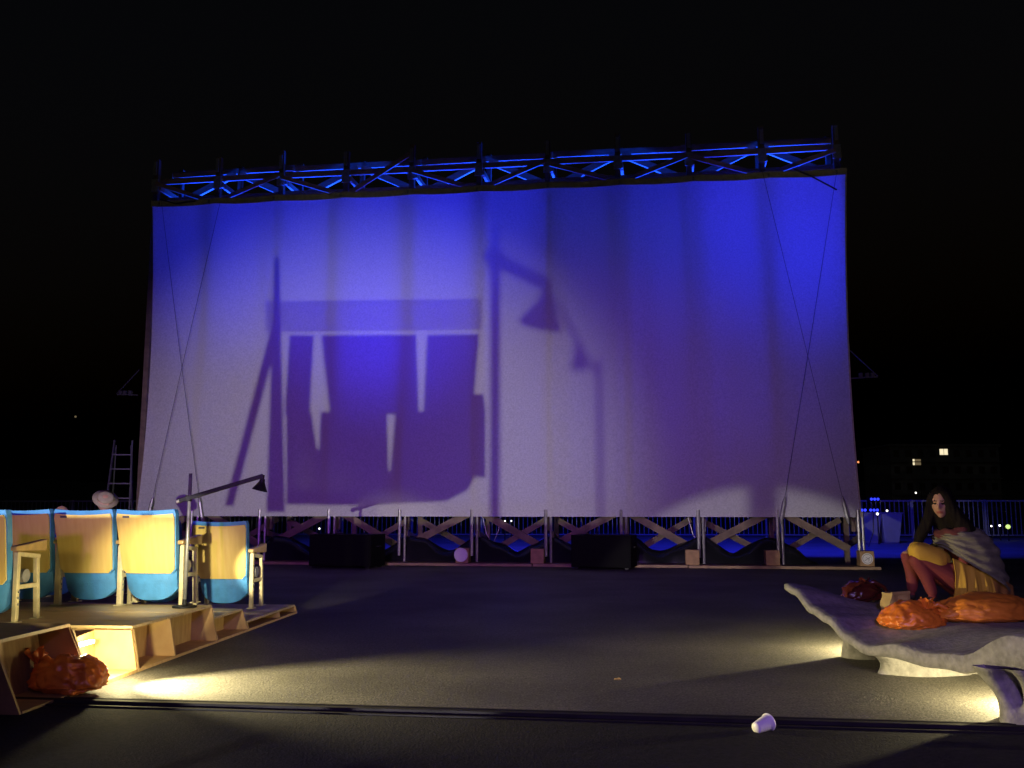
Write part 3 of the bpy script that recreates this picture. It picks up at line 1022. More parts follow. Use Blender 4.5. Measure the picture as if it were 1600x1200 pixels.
top, bot = slab(1), slab(-1)
vs, fs = [], []
for fn in (top, bot):
    for j in range(nv + 1):
        v = (j / nv) ** 1.4
        for i in range(nu + 1):
            vs.append(fn(i / nu, v))
N = (nu + 1) * (nv + 1)
I = lambda i, j, k: k * N + j * (nu + 1) + i
for j in range(nv):
    for i in range(nu):
        fs.append((I(i, j, 0), I(i + 1, j, 0), I(i + 1, j + 1, 0), I(i, j + 1, 0)))
        fs.append((I(i, j, 1), I(i, j + 1, 1), I(i + 1, j + 1, 1), I(i + 1, j, 1)))
for i in range(nu):
    fs.append((I(i, 0, 0), I(i, 0, 1), I(i + 1, 0, 1), I(i + 1, 0, 0)))
    fs.append((I(i, nv, 0), I(i + 1, nv, 0), I(i + 1, nv, 1), I(i, nv, 1)))
for j in range(nv):
    fs.append((I(0, j, 0), I(0, j + 1, 0), I(0, j + 1, 1), I(0, j, 1)))
    fs.append((I(nu, j, 0), I(nu, j, 1), I(nu, j + 1, 1), I(nu, j + 1, 0)))
b.add(vs, fs)
b.build('slab', M['concrete'], bench, smooth=True)


def bench_leg(Y, w, rx, ry, zt, holes=()):
    c = bench_pt(Y, w)
    b = MB()

    def fn(u, v):
        a = 2 * PI * u
        q_ = Vector((c.x + math.cos(a) * rx, c.y + math.sin(a) * ry, 0))
        wq = max(0.0, (q_.x - 2.46 + .23 * (q_.y - 4.6)) / (.975 + .23 * .224))
        yq = q_.y - .224 * wq
        z = v * (bench_top(yq, wq) - lerp_tab(THK, yq) + .02)
        k = 1.0 - .28 * math.sin(PI * min(1, v * 1.05)) ** 1.0 * .8 + .22 * v
        dx, dy = math.cos(a) * rx * k, math.sin(a) * ry * k
        nrm = noise.noise((math.cos(a) * 1.5 + Y, math.sin(a) * 1.5, z * 6)) * .03
        p = Vector((c.x + dx + math.cos(a) * nrm - .06 * v, c.y + dy + math.sin(a) * nrm, z))
        for (ha, hz, hr, dp) in holes:
            da = math.atan2(math.sin(a - ha), math.cos(a - ha)) * max(rx, ry)
            q = (da / hr) ** 2 + ((z - hz) / (hr * 1.5)) ** 2
            pull = dp * math.exp(-q * q)
            p.x -= math.cos(a) * pull
            p.y -= math.sin(a) * pull
        return p
    b.grid(fn, 64, 24)
    return b.build('leg', M['concrete'], bench, smooth=True)


bench_leg(4.60, .10, .165, .15, .36, holes=((math.radians(-140), .18, .06, .10), (math.radians(-80), .17, .07, .11)))
bench_leg(5.84, .44, .30, .13, .24)
bench_leg(6.42, .50, .22, .10, .36)
bench_leg(4.9, 1.4, .20, .18, .30)
bench_leg(6.3, 1.4, .20, .18, .28)
b = MB(); b.bar((2.93, 5.22, .235), (2.90, 5.48, .235), .03, .012); b.build('strip_light', M['ledwarm'], bench)
b = MB(); b.bar((2.22, 6.33, .305), (2.20, 6.42, .315), .05, .012); b.build('strip_light', M['ledwarm'], bench)


def on_bench(px, py):
    """point of the bench surface seen at a photo pixel"""
    best = None
    for k in range(400):
        Y = 4.2 + 3.2 * k / 400
        p = at(px, py, Y)
        # bench coordinates: p = (EDGE(Yb)+.975w, Yb+.224w)
        # solve for Yb,w
        w = (p.x - 2.46 + .23 * (p.y - 4.6)) / (.975 + .23 * .224)
        Yb = p.y - .224 * w
        if 0 <= w <= BW and BY0 <= Yb <= BY1:
            dz = p.z - bench_top(Yb, w)
            if best is None or abs(dz) < best[0]:
                best = (abs(dz), Vector((p.x, p.y, bench_top(Yb, w))))
    return best[1]


bp = on_bench(1437, 984)
bag(bp + Vector((0, .10, -.012)), (.205, .15, .125), .1, 8.3, M['orange'], 'plastic_bag', 'knotted orange plastic bag at the feet of the sitting woman', 'bag', GB, True, (.08, -.04), .2, 5)
bp = on_bench(1545, 972)
bag(bp + Vector((.03, .10, -.015)), (.36, .20, .135), .18, 15.2, M['orangecloth'], 'cloth_bundle', 'long orange bundle lying on the bench in front of the woman', 'bundle', None, False, crumple=.13, n=5)
bp = on_bench(1352, 932)
bag(bp + Vector((0, .06, -.01)), (.15, .11, .11), .2, 21.7, M['darkred'], 'plastic_bag', 'dark red glossy bag at the far tip of the wavy bench', 'bag', GB, True, (.02, 0), .25, 4)
bp = on_bench(1408, 962)
r = empty('paper_bag', bp + Vector((0.01, .1, -.004)), .35, 'small brown paper bag standing behind the knotted orange bag', 'paper bag')
b = MB()
b.grid(lambda u, v: (-.085 + .17 * u + .006 * math.sin(v * 9), -.045 + .008 * math.sin(u * 9 + v * 5), .15 * v), 10, 8, th=(0, .09, 0))
b.build('bag_body', M['paper'], r)
b = MB(); b.bar((-.08, -.052, .148), (.08, -.048, .152), .012, .02); b.build('folded_rim', M['paper'], r)


# ------------------------------------------------------------------ people
def head_mesh(c, fwd, h=.225):
    """head as a shaped ball with nose, eye sockets, lips, chin and ears; c = centre.
    returns vertices, faces and a function telling lips / eyes apart"""
    f = Vector(fwd).normalized()
    rt = f.cross(Vector((0, 0, 1))).normalized()
    up = rt.cross(f)
    s = h / .225
    nu, nv = 64, 52
    vs, fs = [], []
    g = lambda x, y, cx, cy, sx, sy: math.exp(-((x - cx) / sx) ** 2 - ((y - cy) / sy) ** 2)
    for j in range(nv + 1):
        th = PI * j / nv
        for i in range(nu):
            a = 2 * PI * i / nu
            x, y, z = math.sin(th) * math.sin(a), math.sin(th) * math.cos(a), math.cos(th)
            X, Yy, Z = x * .073, y * (.094 if y > 0 else .098), z * .1125
            if Z < 0:
                k = 1 - .34 * (-Z / .1125) ** 1.4
                X *= k
                Yy *= 1 - .12 * (-Z / .1125) if y > 0 else 1 - .45 * (-Z / .1125)
            if y > 0:
                Yy += .026 * g(X, Z, 0, -.020, .012, .020) + .009 * g(X, Z, 0, .006, .009, .02)
                Yy += .006 * g(X, Z, 0, .030, .05, .010)
                Yy -= .015 * g(X, Z, .030, .008, .018, .012) + .015 * g(X, Z, -.030, .008, .018, .012)
                Yy += .008 * g(X, Z, 0, -.052, .020, .007) + .007 * g(X, Z, 0, -.064, .018, .007)
                Yy += .010 * g(X, Z, 0, -.092, .022, .014)
                Yy -= .005 * g(X, Z, 0, -.077, .02, .006)
            for sgn in (-1, 1):
                X += sgn * .014 * math.exp(-((X - sgn * .070) / .02) ** 2 - ((Yy + .008) / .018) ** 2 - ((Z + .005) / .028) ** 2)
            vs.append(c + (rt * X + f * Yy + up * Z) * s)
    for j in range(nv):
        for i in range(nu):
            fs.append((j * nu + i, j * nu + (i + 1) % nu, (j + 1) * nu + (i + 1) % nu, (j + 1) * nu + i))

    def kind(p):
        d = (p - c) / s
        x, y, z = d.dot(rt), d.dot(f), d.dot(up)
        if y > .03:
            if abs(x) < .023 and -.069 < z < -.049:
                return 1
            if any(((x - sx) / .014) ** 2 + ((z - .007) / .0065) ** 2 < 1 for sx in (-.030, .030)):
                return 2
            if any(((x - sx) / .020) ** 2 + ((z - .028) / .0055) ** 2 < 1 for sx in (-.030, .030)):
                return 2
        return 0
    return vs, fs, kind


def skin(chains, sub=2):
    """chains: list of [(point, radius), ...]; chains starting on an existing point share that vertex"""
    me = bpy.data.meshes.new('tmp')
    pts, rad, ed, idx = [], [], [], {}
    for ch in chains:
        prev = None
        for p, r_ in ch:
            key = tuple(round(c, 4) for c in p)
            if key not in idx:
                idx[key] = len(pts)
                pts.append(tuple(p))
                rad.append(r_)
            k = idx[key]
            if prev is not None:
                ed.append((prev, k))
            prev = k
    me.from_pydata(pts, ed, [])
    o = bpy.data.objects.new('tmp', me)
    COL.objects.link(o)
    md = o.modifiers.new('s', 'SKIN')
    md.use_smooth_shade = True
    for i, r_ in enumerate(rad):
        rr = r_ if isinstance(r_, (tuple, list)) else (r_, r_)
        me.skin_vertices[0].data[i].radius = rr
        me.skin_vertices[0].data[i].use_root = (i == 0)
    sb = o.modifiers.new('u', 'SUBSURF')
    sb.levels = sub
    sb.render_levels = sub
    dg = bpy.context.evaluated_depsgraph_get()
    ev = o.evaluated_get(dg)
    m2 = ev.to_mesh()
    V = [v.co.copy() for v in m2.vertices]
    Fc = [tuple(p.vertices) for p in m2.polygons]
    ev.to_mesh_clear()
    bpy.data.objects.remove(o)
    bpy.data.meshes.remove(me)
    return V, Fc


def remesh(V, Fc, vox, smooth_it=4):
    me = bpy.data.meshes.new('tmp')
    me.from_pydata([tuple(v) for v in V], [], Fc)
    o = bpy.data.objects.new('tmp', me)
    COL.objects.link(o)
    md = o.modifiers.new('r', 'REMESH')
    md.mode = 'VOXEL'
    md.voxel_size = vox
    sm = o.modifiers.new('m', 'SMOOTH')
    sm.iterations = smooth_it
    sm.factor = .5
    dg = bpy.context.evaluated_depsgraph_get()
    ev = o.evaluated_get(dg)
    m2 = ev.to_mesh()
    V2 = [v.co.copy() for v in m2.vertices]
    F2 = [tuple(p.vertices) for p in m2.polygons]
    ev.to_mesh_clear()
    bpy.data.objects.remove(o)
    bpy.data.meshes.remove(me)
    par = list(range(len(V2)))

    def find(i):
        while par[i] != i:
            par[i] = par[par[i]]
            i = par[i]
        return i
    for q in F2:
        r0 = find(q[0])
        for k in q[1:]:
            par[find(k)] = r0
    cnt = {}
    for i in range(len(V2)):
        k = find(i)
        cnt[k] = cnt.get(k, 0) + 1
    big = max(cnt, key=cnt.get)
    keep = {i: n_ for n_, i in enumerate(i for i in range(len(V2)) if find(i) == big)}
    return [V2[i] for i in keep], [tuple(keep[k] for k in q) for q in F2 if q[0] in keep]


def hand_chains(wrist, fdir, ndir, curl=.5, s=1.0, side=1):
    """palm + five fingers; fdir fingers' direction, ndir the palm's back"""
    f, n = Vector(fdir).normalized(), Vector(ndir).normalized()
    t = f.cross(n).normalized() * side
    w = Vector(wrist)
    ch = [[(w, .024 * s), (w + f * .045 * s, (.036 * s)), (w + f * .085 * s, (.034 * s))]]
    for k, (off, ln) in enumerate(((-.030, .070), (-.010, .080), (.010, .076), (.029, .060))):
        p = w + f * .080 * s + t * off * s
        pts = [(w + f * .05 * s + t * off * .7 * s, .010 * s), (p, .0095 * s)]
        d = f.copy()
        for seg in (.45, .32, .23):
            d = (d - n * curl * .7).normalized()
            p = p + d * ln * seg * s
            pts.append((p, (.0085 if seg > .25 else .007) * s))
        ch.append(pts)
    p = w + f * .02 * s - t * .025 * s
    d = (f * .6 - t * .8).normalized()
    ch.append([(p, .012 * s), (p + d * .035 * s, .011 * s), (p + (d + f * .5).normalized() * .062 * s, .008 * s)])
    return ch


def merge_skin(list_of_chainsets, sub=2):
    V, Fc = [], []
    for chs in list_of_chainsets:
        v, f = skin(chs, sub)
        o = len(V)
        V += v
        Fc += [tuple(k + o for k in q) for q in f]
    return V, Fc


# --- the woman hugging her knees
WY = 6.72
base = at(1500, 945, WY)
KP = .00472


def w_(px, py, y=0.0):
    return Vector(((px - 1500) * KP, y, (945 - py) * KP))


woman = empty('person', base, 0, 'woman with long dark hair hugging her knees in a grey shawl and mustard dress', 'person')
pel = w_(1522, 926, 0)
hip_l, hip_r = w_(1518, 924, -.09), w_(1518, 924, .09)
kn_l, kn_r = w_(1421, 866, -.10), w_(1428, 862, .06)
an_l, an_r = w_(1449, 932, -.12), w_(1432, 930, .05)
to_l, to_r = w_(1424, 940, -.13), w_(1408, 938, .05)
belly, chest, nb = w_(1524, 893, 0), w_(1513, 856, 0), w_(1498, 832, 0)
nk, hc = w_(1490, 818, -.01), w_(1478, 792, -.03)
sh_l, sh_r = w_(1512, 848, -.14), w_(1502, 848, .14)
el_l, el_r = w_(1490, 884, -.165), w_(1482, 880, .15)
wr_l, wr_r = w_(1456, 894, -.03), w_(1452, 896, .02)
limbs = [[(pel, .15), (belly, .125), (chest, .13)],
         [(belly, .11), (chest, .13), (nb, .075), (nk, .048), (nk + Vector((-.03, -.01, .07)), .048)],
         [(pel, .11), (hip_l, .105), ((hip_l + kn_l) / 2, .082), (kn_l, .062)],
         [(kn_l, .062), (kn_l.lerp(an_l, .5) + Vector((.025, 0, 0)), .053), (an_l, .036)], [(an_l + Vector((.03, 0, -.01)), .036), (to_l, .028)],
         [(pel, .11), (hip_r, .105), ((hip_r + kn_r) / 2, .082), (kn_r, .062)],
         [(kn_r, .062), (kn_r.lerp(an_r, .5) + Vector((.025, 0, 0)), .053), (an_r, .036)], [(an_r + Vector((.03, 0, -.01)), .036), (to_r, .028)],
         [(chest, .10), (sh_l, .062), (el_l, .043)], [(el_l, .043), (wr_l, .028)],
         [(chest, .10), (sh_r, .062), (el_r, .043)], [(el_r, .043), (wr_r, .028)]]
V, Fc = [], []
for ch in limbs + hand_chains(wr_l, (-.6, .75, -.2), (-.7, -.6, .2), .5, .95) + hand_chains(wr_r, (-.6, -.75, -.2), (-.7, .6, .2), .5, .95):
    v, f = skin([ch], 2)
    o = len(V); V += v; Fc += [tuple(i + o for i in q) for q in f]
hv, hf, hk = head_mesh(hc, (-.60, -.80, -.05), .212)
o = len(V); V += hv; Fc += [tuple(i + o for i in q) for q in hf]
V, Fc = remesh(V, Fc, .006, 2)
b = MB()
b.add(V, Fc)
leg_top = w_(0, 880).z
for i, q in enumerate(Fc):
    c = sum((V[k] for k in q), Vector()) / len(q)
    if c.z < w_(0, 872).z + .02 and c.x < .25 and (c - wr_l).length > .07:
        b.mi[i] = 3
    if c.z < w_(0, 931).z and c.x < w_(1470, 0).x:
        b.mi[i] = 4
    if c.x > w_(1490, 0).x and c.z < w_(0, 838).z and (c - wr_l).length > .15:
        b.mi[i] = 3
    if (c - hc).length < .14:
        b.mi[i] = hk(c)
b.build('body', [M['skin'], M['lips'], M['eye'], M['maroon'], M['shoe']], woman, smooth=True, fix=False)

# dress: over the thighs and knees, with a hem falling in folds to the bench
V, Fc = skin([[(w_(1474, 882, -.09), .09), (w_(1452, 871, -.10), .088), (w_(1430, 864, -.10), .082), (w_(1418, 869, -.10), .070)]], 2)
v, f = skin([[(w_(1474, 876, .07), .09), (w_(1450, 866, .06), .088), (w_(1430, 862, .06), .08)]], 2)
o = len(V); V += v; Fc += [tuple(k + o for k in q) for q in f]
v, f = skin([[(w_(1474, 878, -.08), .085), (w_(1474, 876, .07), .085)]], 2)
o = len(V); V += v; Fc += [tuple(k + o for k in q) for q in f]


def skirt(u, v):
    px = 1472 + 56 * u
    top = 872 + 26 * u
    bot = 931 + 18 * math.sin(u * PI * .8) + 5 * math.sin(u * 15)
    p = w_(px + 5 * v * (u - .2), top + (bot - top) * v, 0)
    fold = .016 * math.sin(u * 21 + .6 * v) * (.25 + v) + .008 * math.sin(u * 47) * v
    return (p.x, -.215 - .03 * math.sin(v * PI) + fold, p.z)


def skirt_back(u, v):
    px = 1520 + 56 * u
    top = 893 + 22 * u
    bot = 944 - 4 * u
    p = w_(px, top + (bot - top) * v, 0)
    return (p.x, -.205 + .14 * u * u + .012 * math.sin(u * 16 + v) * (.3 + v), p.z)


V2, F2 = remesh(V, Fc, .011, 5)
b = MB(); b.add(V2, F2)
b.grid(skirt, 48, 16, th=(0, .008, 0))
b.build('dress', M['yellow'], woman, smooth=True)
b = MB(); b.grid(skirt_back, 30, 12, th=(0, .01, 0)); b.build('underskirt', mat('ochre_skirt', (0.30, 0.13, 0.03), .85, var=.3, scale=9), woman, smooth=True)

# shawl
def shawl(u, v):
    a = 2 * PI * u
    ca, sa = math.cos(a), math.sin(a)            # ca>0 = her back (+x), sa<0 = camera side
    cx0, cz0 = w_(1494, 0).x, w_(0, 834).z
    front = max(0, -ca)
    backk = max(0, ca)
    # hem
    hz = w_(0, 893).z + .175 * front ** 1.2 - .16 * backk
    hr_x = .215 + .055 * backk
    hr_y = .245
    hx = w_(1515, 0).x + hr_x * ca
    hy = hr_y * sa
    # neck
    nx, ny, nz = cx0 + .075 * ca, .085 * sa, cz0 + .02 + .02 * ca
    t = v
    prof = math.sin(t * PI / 2) ** .62
    x = nx + (hx - nx) * prof
    y = ny + (hy - ny) * prof
    z = nz + (hz - nz) * (1 - math.cos(t * PI / 2)) ** .9
    fold = (.007 * math.sin(v * 42 + a * .8 + 3 * noise.noise((a * 1.2, v * 2, 0))) + .005 * math.sin(v * 17 + a * 2)) * sstep(.1, .4, v) + .02 * noise.noise((ca * 2, sa * 2, v * 3))
    return (x + fold * ca, y + fold * sa, z)


b = MB(); b.grid(shawl, 90, 40); b.build('shawl', M['shawl'], woman, smooth=True)


def scarf(u, v):
    a = 2 * PI * u
    bb = 2 * PI * v
    cc = w_(1490, 831, -.02)
    R = .085 + .012 * math.sin(a * 3)
    rr = .034 + .008 * math.sin(a * 5 + bb * 2)
    return (cc.x + (R + rr * math.cos(bb)) * math.cos(a) + .025, cc.y + (R + rr * math.cos(bb)) * math.sin(a) * 1.1, cc.z - .012 + rr * math.sin(bb) + .02 * math.cos(a))


b = MB(); b.grid(scarf, 48, 14); b.build('scarf', M['scarf'], woman, smooth=True)
# hair: cap over the back of the head and long locks
cap = []
fw = Vector((-.60, -.80, 0)).normalized()
side = fw.cross(Vector((0, 0, 1))).normalized()      # her right
dn = lambda z_: Vector((0, 0, z_))
chs = [[[(hc - fw * .012 + dn(.050), .088), (hc - fw * .040 + dn(-.01), .094), (hc - fw * .055 + Vector((.02, 0, -.11)), .085), (hc - fw * .05 + Vector((.06, .02, -.22)), .075), (hc + Vector((.11, .05, -.32)), .05)]],
       [[(hc + dn(.078) + fw * .012, .052), (hc + side * .052 + fw * .022 + dn(.060), .036), (hc + side * .076 + fw * .012 + dn(-.02), .030), (hc + side * .092 + dn(-.12), .042), (hc + side * .135 + Vector((-.02, 0, -.22)), .040), (hc + side * .16 + Vector((-.03, 0, -.32)), .024)]],
       [[(hc + dn(.078) + fw * .012, .052), (hc - side * .046 + fw * .030 + dn(.055), .042), (hc - side * .062 + fw * .030 + dn(-.01), .038), (hc - side * .085 + fw * .01 + Vector((0.01, 0, -.10)), .058), (hc - side * .115 + Vector((.05, .0, -.19)), .060), (hc - side * .13 + Vector((.09, .0, -.27)), .035)]]]
chs = [[[(p, r_ * 1.16) for p, r_ in ch] for ch in st] for st in chs]
V, Fc = merge_skin(chs, 2)
cb = MB()
cb.grid(lambda u, v: hc - fw * .024 + dn(.02) + side * (.083 * math.sin(PI * v) * math.cos(2 * PI * u)) + fw * (.102 * math.sin(PI * v) * math.sin(2 * PI * u)) + dn(.116 * math.cos(PI * v)), 32, 24)
o = len(V); V += [Vector(p) for p in cb.v]; Fc += [tuple(k + o for k in q) for q in cb.f]
V, Fc = remesh(V, Fc, .010, 2)
V = [p + Vector((1, 1, .2)) * (.007 * noise.noise(Vector((p.x * 45, p.y * 45, p.z * 6)))) for p in V]
b = MB(); b.add(V, Fc); b.build('hair', M['hair'], woman, smooth=True)


# --- two people in the far seats
def seated(seat, lean_x, headz, label, hat, mcloth, turn=(0.0, 1.0, 0.0)):
    base = seat.location.copy()
    r = empty('person', base, seat.rotation_euler.z, label, 'person')
    pel = Vector((0, .16, .40)); ch = Vector((0, .06, headz - .42)); nb = Vector((0, .05, headz - .24)); nk = Vector((0, .06, headz - .18)); hc = Vector((lean_x, .09, headz))
    sets = [[(pel, .15), (Vector((0, .10, (pel.z + ch.z) / 2)), .135), (ch, .15), (nb, .075), (nk, .052), (hc - Vector((0, 0, .07)), .052)]]
    for sx in (-1, 1):
        hip = Vector((sx * .10, .18, .39)); kn = Vector((sx * .13, .58, .42)); an = Vector((sx * .12, .60, .07)); to = Vector((sx * .13, .76, .035))
        sets.append([(pel, .11), (hip, .10), ((hip + kn) / 2, .085), (kn, .062)])
        sets.append([(kn, .062), ((kn + an) / 2, .055), (an, .036)])
        sets.append([(an, .036), (to, .03)])
        sh = Vector((sx * .19, .06, headz - .30)); el = Vector((sx * .25, .16, headz - .58)); wr = Vector((sx * .14, .40, .50))
        sets.append([(ch, .11), (sh, .065), (el, .045)])
        sets.append([(el, .045), (wr, .03)])
    V, Fc = [], []
    for chn in sets:
        v, f = skin([chn], 2)
        o = len(V); V += v; Fc += [tuple(i + o for i in q) for q in f]
    for sx in (-1, 1):
        for chn in hand_chains(Vector((sx * .14, .40, .50)), (0, 1, -.15), (0, .1, 1), .3, .95, sx):
            v, f = skin([chn], 1)
            o = len(V); V += v; Fc += [tuple(i + o for i in q) for q in f]
    hv, hf, hk = head_mesh(hc, turn, .23)
    o = len(V); V += hv; Fc += [tuple(i + o for i in q) for q in hf]
    V, Fc = remesh(V, Fc, .009, 2)
    b = MB(); b.add(V, Fc)
    for i, q in enumerate(Fc):
        c = sum((V[k] for k in q), Vector()) / len(q)
        if c.z < headz - .235 and not (c.y > .42 and .43 < c.z < .6):
            b.mi[i] = 3
        if c.z < .09:
            b.mi[i] = 4
        if (c - hc).length < .14:
            b.mi[i] = hk(c)
    b.build('body', [M['skin'], M['lips'], M['eye'], mcloth, M['shoe']], r, smooth=True, fix=False)
    if hat:
        Mx = Matrix.Translation(hc + Vector((0, 0, .055))) @ Matrix.Rotation(math.radians(36), 4, 'Y') @ Matrix.Rotation(math.radians(34), 4, 'X')
        b = MB(); b.lathe([(.095, 0), (.145, -.004), (.147, .002), (.097, .01), (.094, .03), (.075, .05), (.03, .054), (0, .052)], 40, M4=Mx)
        h = b.build('straw_hat', M['straw'], r, smooth=True)
        b = MB(); b.lathe([(.098, .010), (.0985, .024), (.096, .025)], 40, M4=Mx); b.build('ribbon', M['ribbon'], h)
    return r


ph = at(163, 783, 11.0)
seats[6].location = (ph.x, 10.92, 0)
seated(seats[6], .0, ph.z - .03, 'seated person in a tilted straw hat seen over the seat backs', True, M['winecloth'], (.5, .85, 0))
ph = at(94, 806, 10.6)
seats[7].location = (ph.x, 10.52, 0)
seated(seats[7], .0, ph.z, 'bare-headed seated person just showing over the blue seat rim', False, M['darkcloth'], (.1, 1, 0))

# ------------------------------------------------------------------ cup on the ground
g = ground(1193, 1146)
r = empty('plastic_cup', (g.x, g.y + .03, .0), 0, 'white ribbed plastic cup tipped over on the ground by the joint strip', 'cup')
prof = [(0, 0), (.022, 0), (.0225, .003)]
for k in range(6):
    z = .006 + k * .0115
    rr = .0228 + .0105 * z / .08
    prof += [(rr, z), (rr + .0008, z + .004), (rr + .0002, z + .0085)]
prof += [(.0345, .080), (.0365, .081), (.0365, .084), (.0335, .084), (.0325, .078), (.022, .004), (0, .003)]
Mx = Matrix.Translation((-.035, -.03, .0235)) @ Matrix.Rotation(math.radians(35), 4, 'Z') @ Matrix.Rotation(math.radians(80), 4, 'Y') @ Matrix.Scale(1.12, 4)
b = MB(); b.lathe(prof, 32, M4=Mx); b.build('cup_wall', M['cup'], r, smooth=True)

# crumbs and flecks of litter
b = MB()
for k in range(45):
    p = ground(rnd.uniform(430, 1480), rnd.uniform(960, 1195))
    s_ = rnd.uniform(.0015, .0035)
    q = [p + Vector((rnd.uniform(-s_, s_), rnd.uniform(-s_, s_), 0.001)) for _ in range(3)] + [p + Vector((0, 0, s_ * 1.2))]
    b.add(q, [(0, 1, 2), (0, 1, 3), (1, 2, 3), (2, 0, 3)])
tag(b.build('crumbs', M['paper']), 'pale crumbs and grit scattered over the asphalt', 'crumbs', kind='stuff')
g = ground(965, 1062)
b = MB()
b.grid(lambda u, v: (.018 * math.cos(2 * PI * u) + .004 * math.cos(2 * PI * v) * math.cos(2 * PI * u), .014 * math.sin(2 * PI * u) + .004 * math.cos(2 * PI * v) * math.sin(2 * PI * u), .004 + .004 * math.sin(2 * PI * v) + .003 * math.sin(4 * PI * u)), 20, 6)
tag(b.build('paper_ring', M['plydark'], loc=g), 'crumpled paper ring lying on the lit asphalt', 'litter')

# ------------------------------------------------------------------ far things
M['ladder'] = mat('dull_aluminium', (0.10, 0.10, 0.11), 0.5, 0.2, var=0.3, scale=20)
# stepladder
g = at(187, 795, 19.0)
r = empty('stepladder', (g.x, g.y, 0), .25, 'folding stepladder standing past the edge of the screen', 'stepladder')
for sx in (-1, 1):
    b = MB(); b.bar((sx * .26, -.45, 0), (sx * .17, 0, 2.40), .03, .06); b.build('front_rail', M['ladder'], r)
    b = MB(); b.bar((sx * .24, .50, 0), (sx * .15, .05, 2.30), .03, .045); b.build('rear_rail', M['ladder'], r)
for k in range(1, 8):
    t = k / 8
    b = MB(); b.box(-.25 + .08 * t, .25 - .08 * t, -.45 + .45 * t - .04, -.45 + .45 * t + .05, 2.4 * t - .012, 2.4 * t + .012); b.build('step', M['ladder'], r)
b = MB(); b.bar((-.2, .27, 1.2), (.2, .27, 1.2), .025, .025); b.build('rear_brace', M['ladder'], r)

# planters lit blue
for px, nm in ((1357, 'white tapered planter beside the screen, nearer the screen frame'), (1389, 'white tapered planter beside the screen, nearer the woman')):
    g = at(px, 830, 26.0)
    r = empty('planter', (g.x, g.y, 0), 0, nm, 'planter', 'white planters behind the screen')
    b = MB()
    for z0, z1, r0, r1 in ((0, .82, .20, .29),):
        b.hexa([(-r0, -r0, z0), (r0, -r0, z0), (r0, r0, z0), (-r0, r0, z0), (-r1, -r1, z1), (r1, -r1, z1), (r1, r1, z1), (-r1, r1, z1)])
    b.build('tub', M['planter'], r, bevel=.02)
    b = MB(); b.box(-.30, .30, -.30, .30, .82, .86); b.build('rim', M['planter'], r, bevel=.008)

# blue stage lights
for px, py, lab in ((1365, 780, 'blue stage light highest on its stand above the planters'),
                    (1345, 797, 'blue stage light close to the screen edge above the planter'),
                    (1364, 797, 'blue stage light low between the two planters')):
    g = at(px, py, 26.6)
    r = empty('stage_light', (g.x, g.y, 0), 0, lab, 'stage light', 'blue stage lights behind the screen')
    b = MB(); b.tube([(0, .1, 0), (0, .1, g.z)], .02, 8); b.build('stand', M['black'], r)
    w = .14
    b = MB(); b.box(-w - .02, w + .02, -.08, .12, g.z - .07, g.z + .07); b.build('housing', M['black'], r, bevel=.01)
    b = MB()
    for k in range(3):
        b.lathe([(0, 0), (.04, 0), (.036, .012), (0, .016)], 14, M4=Matrix.Translation((-.095 + .095 * k, -.082, g.z)) @ Matrix.Rotation(PI / 2, 4, 'X'))
    b.build('lens', M['bluelens'], r)
    for a in (0, 2.1, 4.2):
        b = MB(); b.bar((0, .1, .12), (.28 * math.cos(a), .1 + .28 * math.sin(a), 0.01), .018, .018); b.build('leg', M['black'], r)

# small lamps: bollards near the railing and far street lamps
for px, py, Y, m, rad, lab in (
        (1371, 803, 25.2, 'bulbwhite', .035, 'white bulb on a short post between the planters'),
        (1386, 798, 27.5, 'bulbwhite', .03, 'small white bulb on a post behind the planters'),
        (1575, 823, 27.5, 'bulbgreen', .07, 'greenish lamp by the railing at the photo edge'),
        (1562, 821, 28, 'bulbwhite', .032, 'white bulb next to the greenish lamp'),
        (1549, 822, 28, 'bulbwhite', .026, 'white bulb second from the greenish lamp'),
        (499, 826, 26, 'bulbwhite', .026, 'white bulb seen under the screen over the floor loudspeaker'),
        (789, 814, 27, 'bulbwhite', .022, 'first bulb of the pair seen under the middle of the screen'),
        (799, 814, 27, 'bulbwhite', .022, 'second bulb of the pair seen under the middle of the screen')):
    g = at(px, py, Y)
    r = empty('bollard_lamp', (g.x, g.y, 0), 0, lab, 'lamp', 'small lamps near the railing')
    b = MB(); b.tube([(0, 0, 0), (0, 0, max(.05, g.z - rad))], .018, 8); b.build('post', M['black'], r)
    b = MB(); b.lathe([(0, -rad), (rad * .7, -rad * .7), (rad, 0), (rad * .7, rad * .7), (0, rad)], 14, M4=Matrix.Translation((0, 0, g.z))); b.build('bulb', M[m], r, smooth=True)
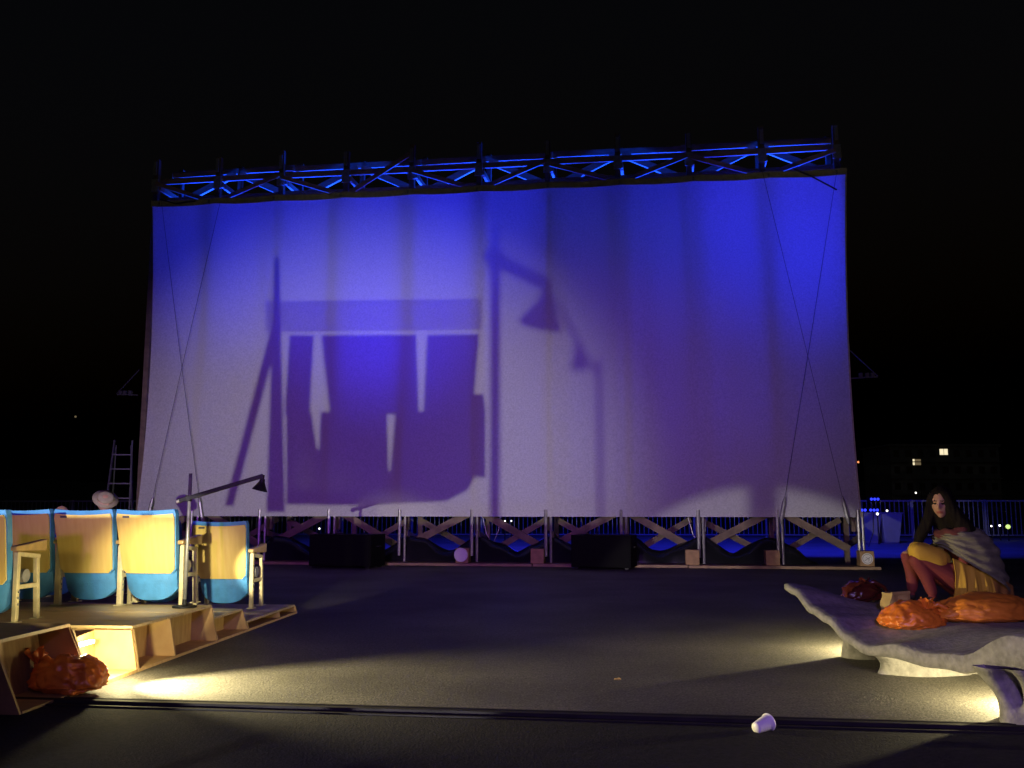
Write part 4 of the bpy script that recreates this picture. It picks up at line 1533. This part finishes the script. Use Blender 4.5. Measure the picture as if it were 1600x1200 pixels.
for px, py, Y, m, rad, lab in (
        (1341, 722, 140, 'bulborange', .16, 'far orange street lamp just past the screen edge'),
        (1366, 759, 160, 'dimpane', .22, 'dim far street lamp under the orange one'),
        (1431, 770, 140, 'bulbwhite', .13, 'far white street lamp above the head of the woman'),
        (118, 651, 300, 'dimpane', .35, 'faint high street lamp far off over the seats')):
    g = at(px, py, Y)
    r = empty('street_lamp', (g.x, g.y, 0), 0, lab, 'street lamp', 'far street lamps')
    b = MB(); b.tube([(.8, 0, 0), (.8, 0, g.z + .3), (.4, 0, g.z + .5), (0, 0, g.z + .3)], .06, 8); b.build('pole', M['black'], r)
    b = MB(); b.lathe([(0, -rad), (rad * .7, -rad * .7), (rad, 0), (rad * .7, rad * .7), (0, rad)], 12, M4=Matrix.Translation((0, 0, g.z))); b.build('bulb', M[m], r, smooth=True)

# apartment block with two lit windows
Yb = 150.0
a, c = at(1395, 770, Yb), at(1566, 770, Yb)
ht = at(1480, 697, Yb).z
r = empty('apartment_block', ((a.x + c.x) / 2, Yb, 0), 0, 'far dark apartment block with two lit windows', 'building')
wd = c.x - a.x
b = MB(); b.box(-wd / 2, wd / 2, .2, 12, 0, ht); b.build('wall', M['facade'], r)
b = MB(); b.box(-wd / 2 - .3, wd / 2 + .3, -.1, 12.3, ht, ht + .35); b.build('roof', M['facade'], r)
lit = {0: at(1475, 706, Yb), 1: at(1433, 722, Yb)}
stor = 1.05 * 0 + (ht) / 4.0
for fl in range(4):
    b = MB(); b.box(-wd / 2 - .15, wd / 2 + .15, -.35, .2, fl * stor + .02, fl * stor + .16); b.build('balcony_slab', M['facade'], r)
    for k in range(9):
        x = -wd / 2 + wd * (k + .5) / 9
        z = fl * stor + stor * .55
        if any(abs(x + r.location.x - L.x) < 1.0 and abs(z - L.z) < 1.3 for L in lit.values()):
            continue
        b = MB(); b.box(x - .55, x + .55, .14, .199, z - .65, z + .65); w_o = b.build('window', M['fence'], r)
        b = MB(); b.box(x - .47, x + .47, .12, .139, z - .57, z + .57); b.build('pane', M['glassdark'], w_o)
for k, L in lit.items():
    x, z = L.x - r.location.x, L.z
    w2 = .72
    b = MB(); b.box(x - w2, x + w2, .12, .199, z - .55, z + .55); w_o = b.build('window', M['fence'], r)
    if k == 0:
        for x0, x1, m in ((x - .66, x - .02, 'litpane'), (x + .06, x + .66, 'litpane')):
            b = MB(); b.box(x0, x1, .10, .119, z - .48, z + .48); b.build('pane', M[m], w_o)
    else:
        b = MB(); b.box(x - .66, x - .36, .10, .119, z - .48, z + .48); b.build('pane', M['litpane'], w_o)
        b = MB(); b.box(x - .30, x + .66, .10, .119, z - .48, z + .48); b.build('pane', M['dimpane'], w_o)
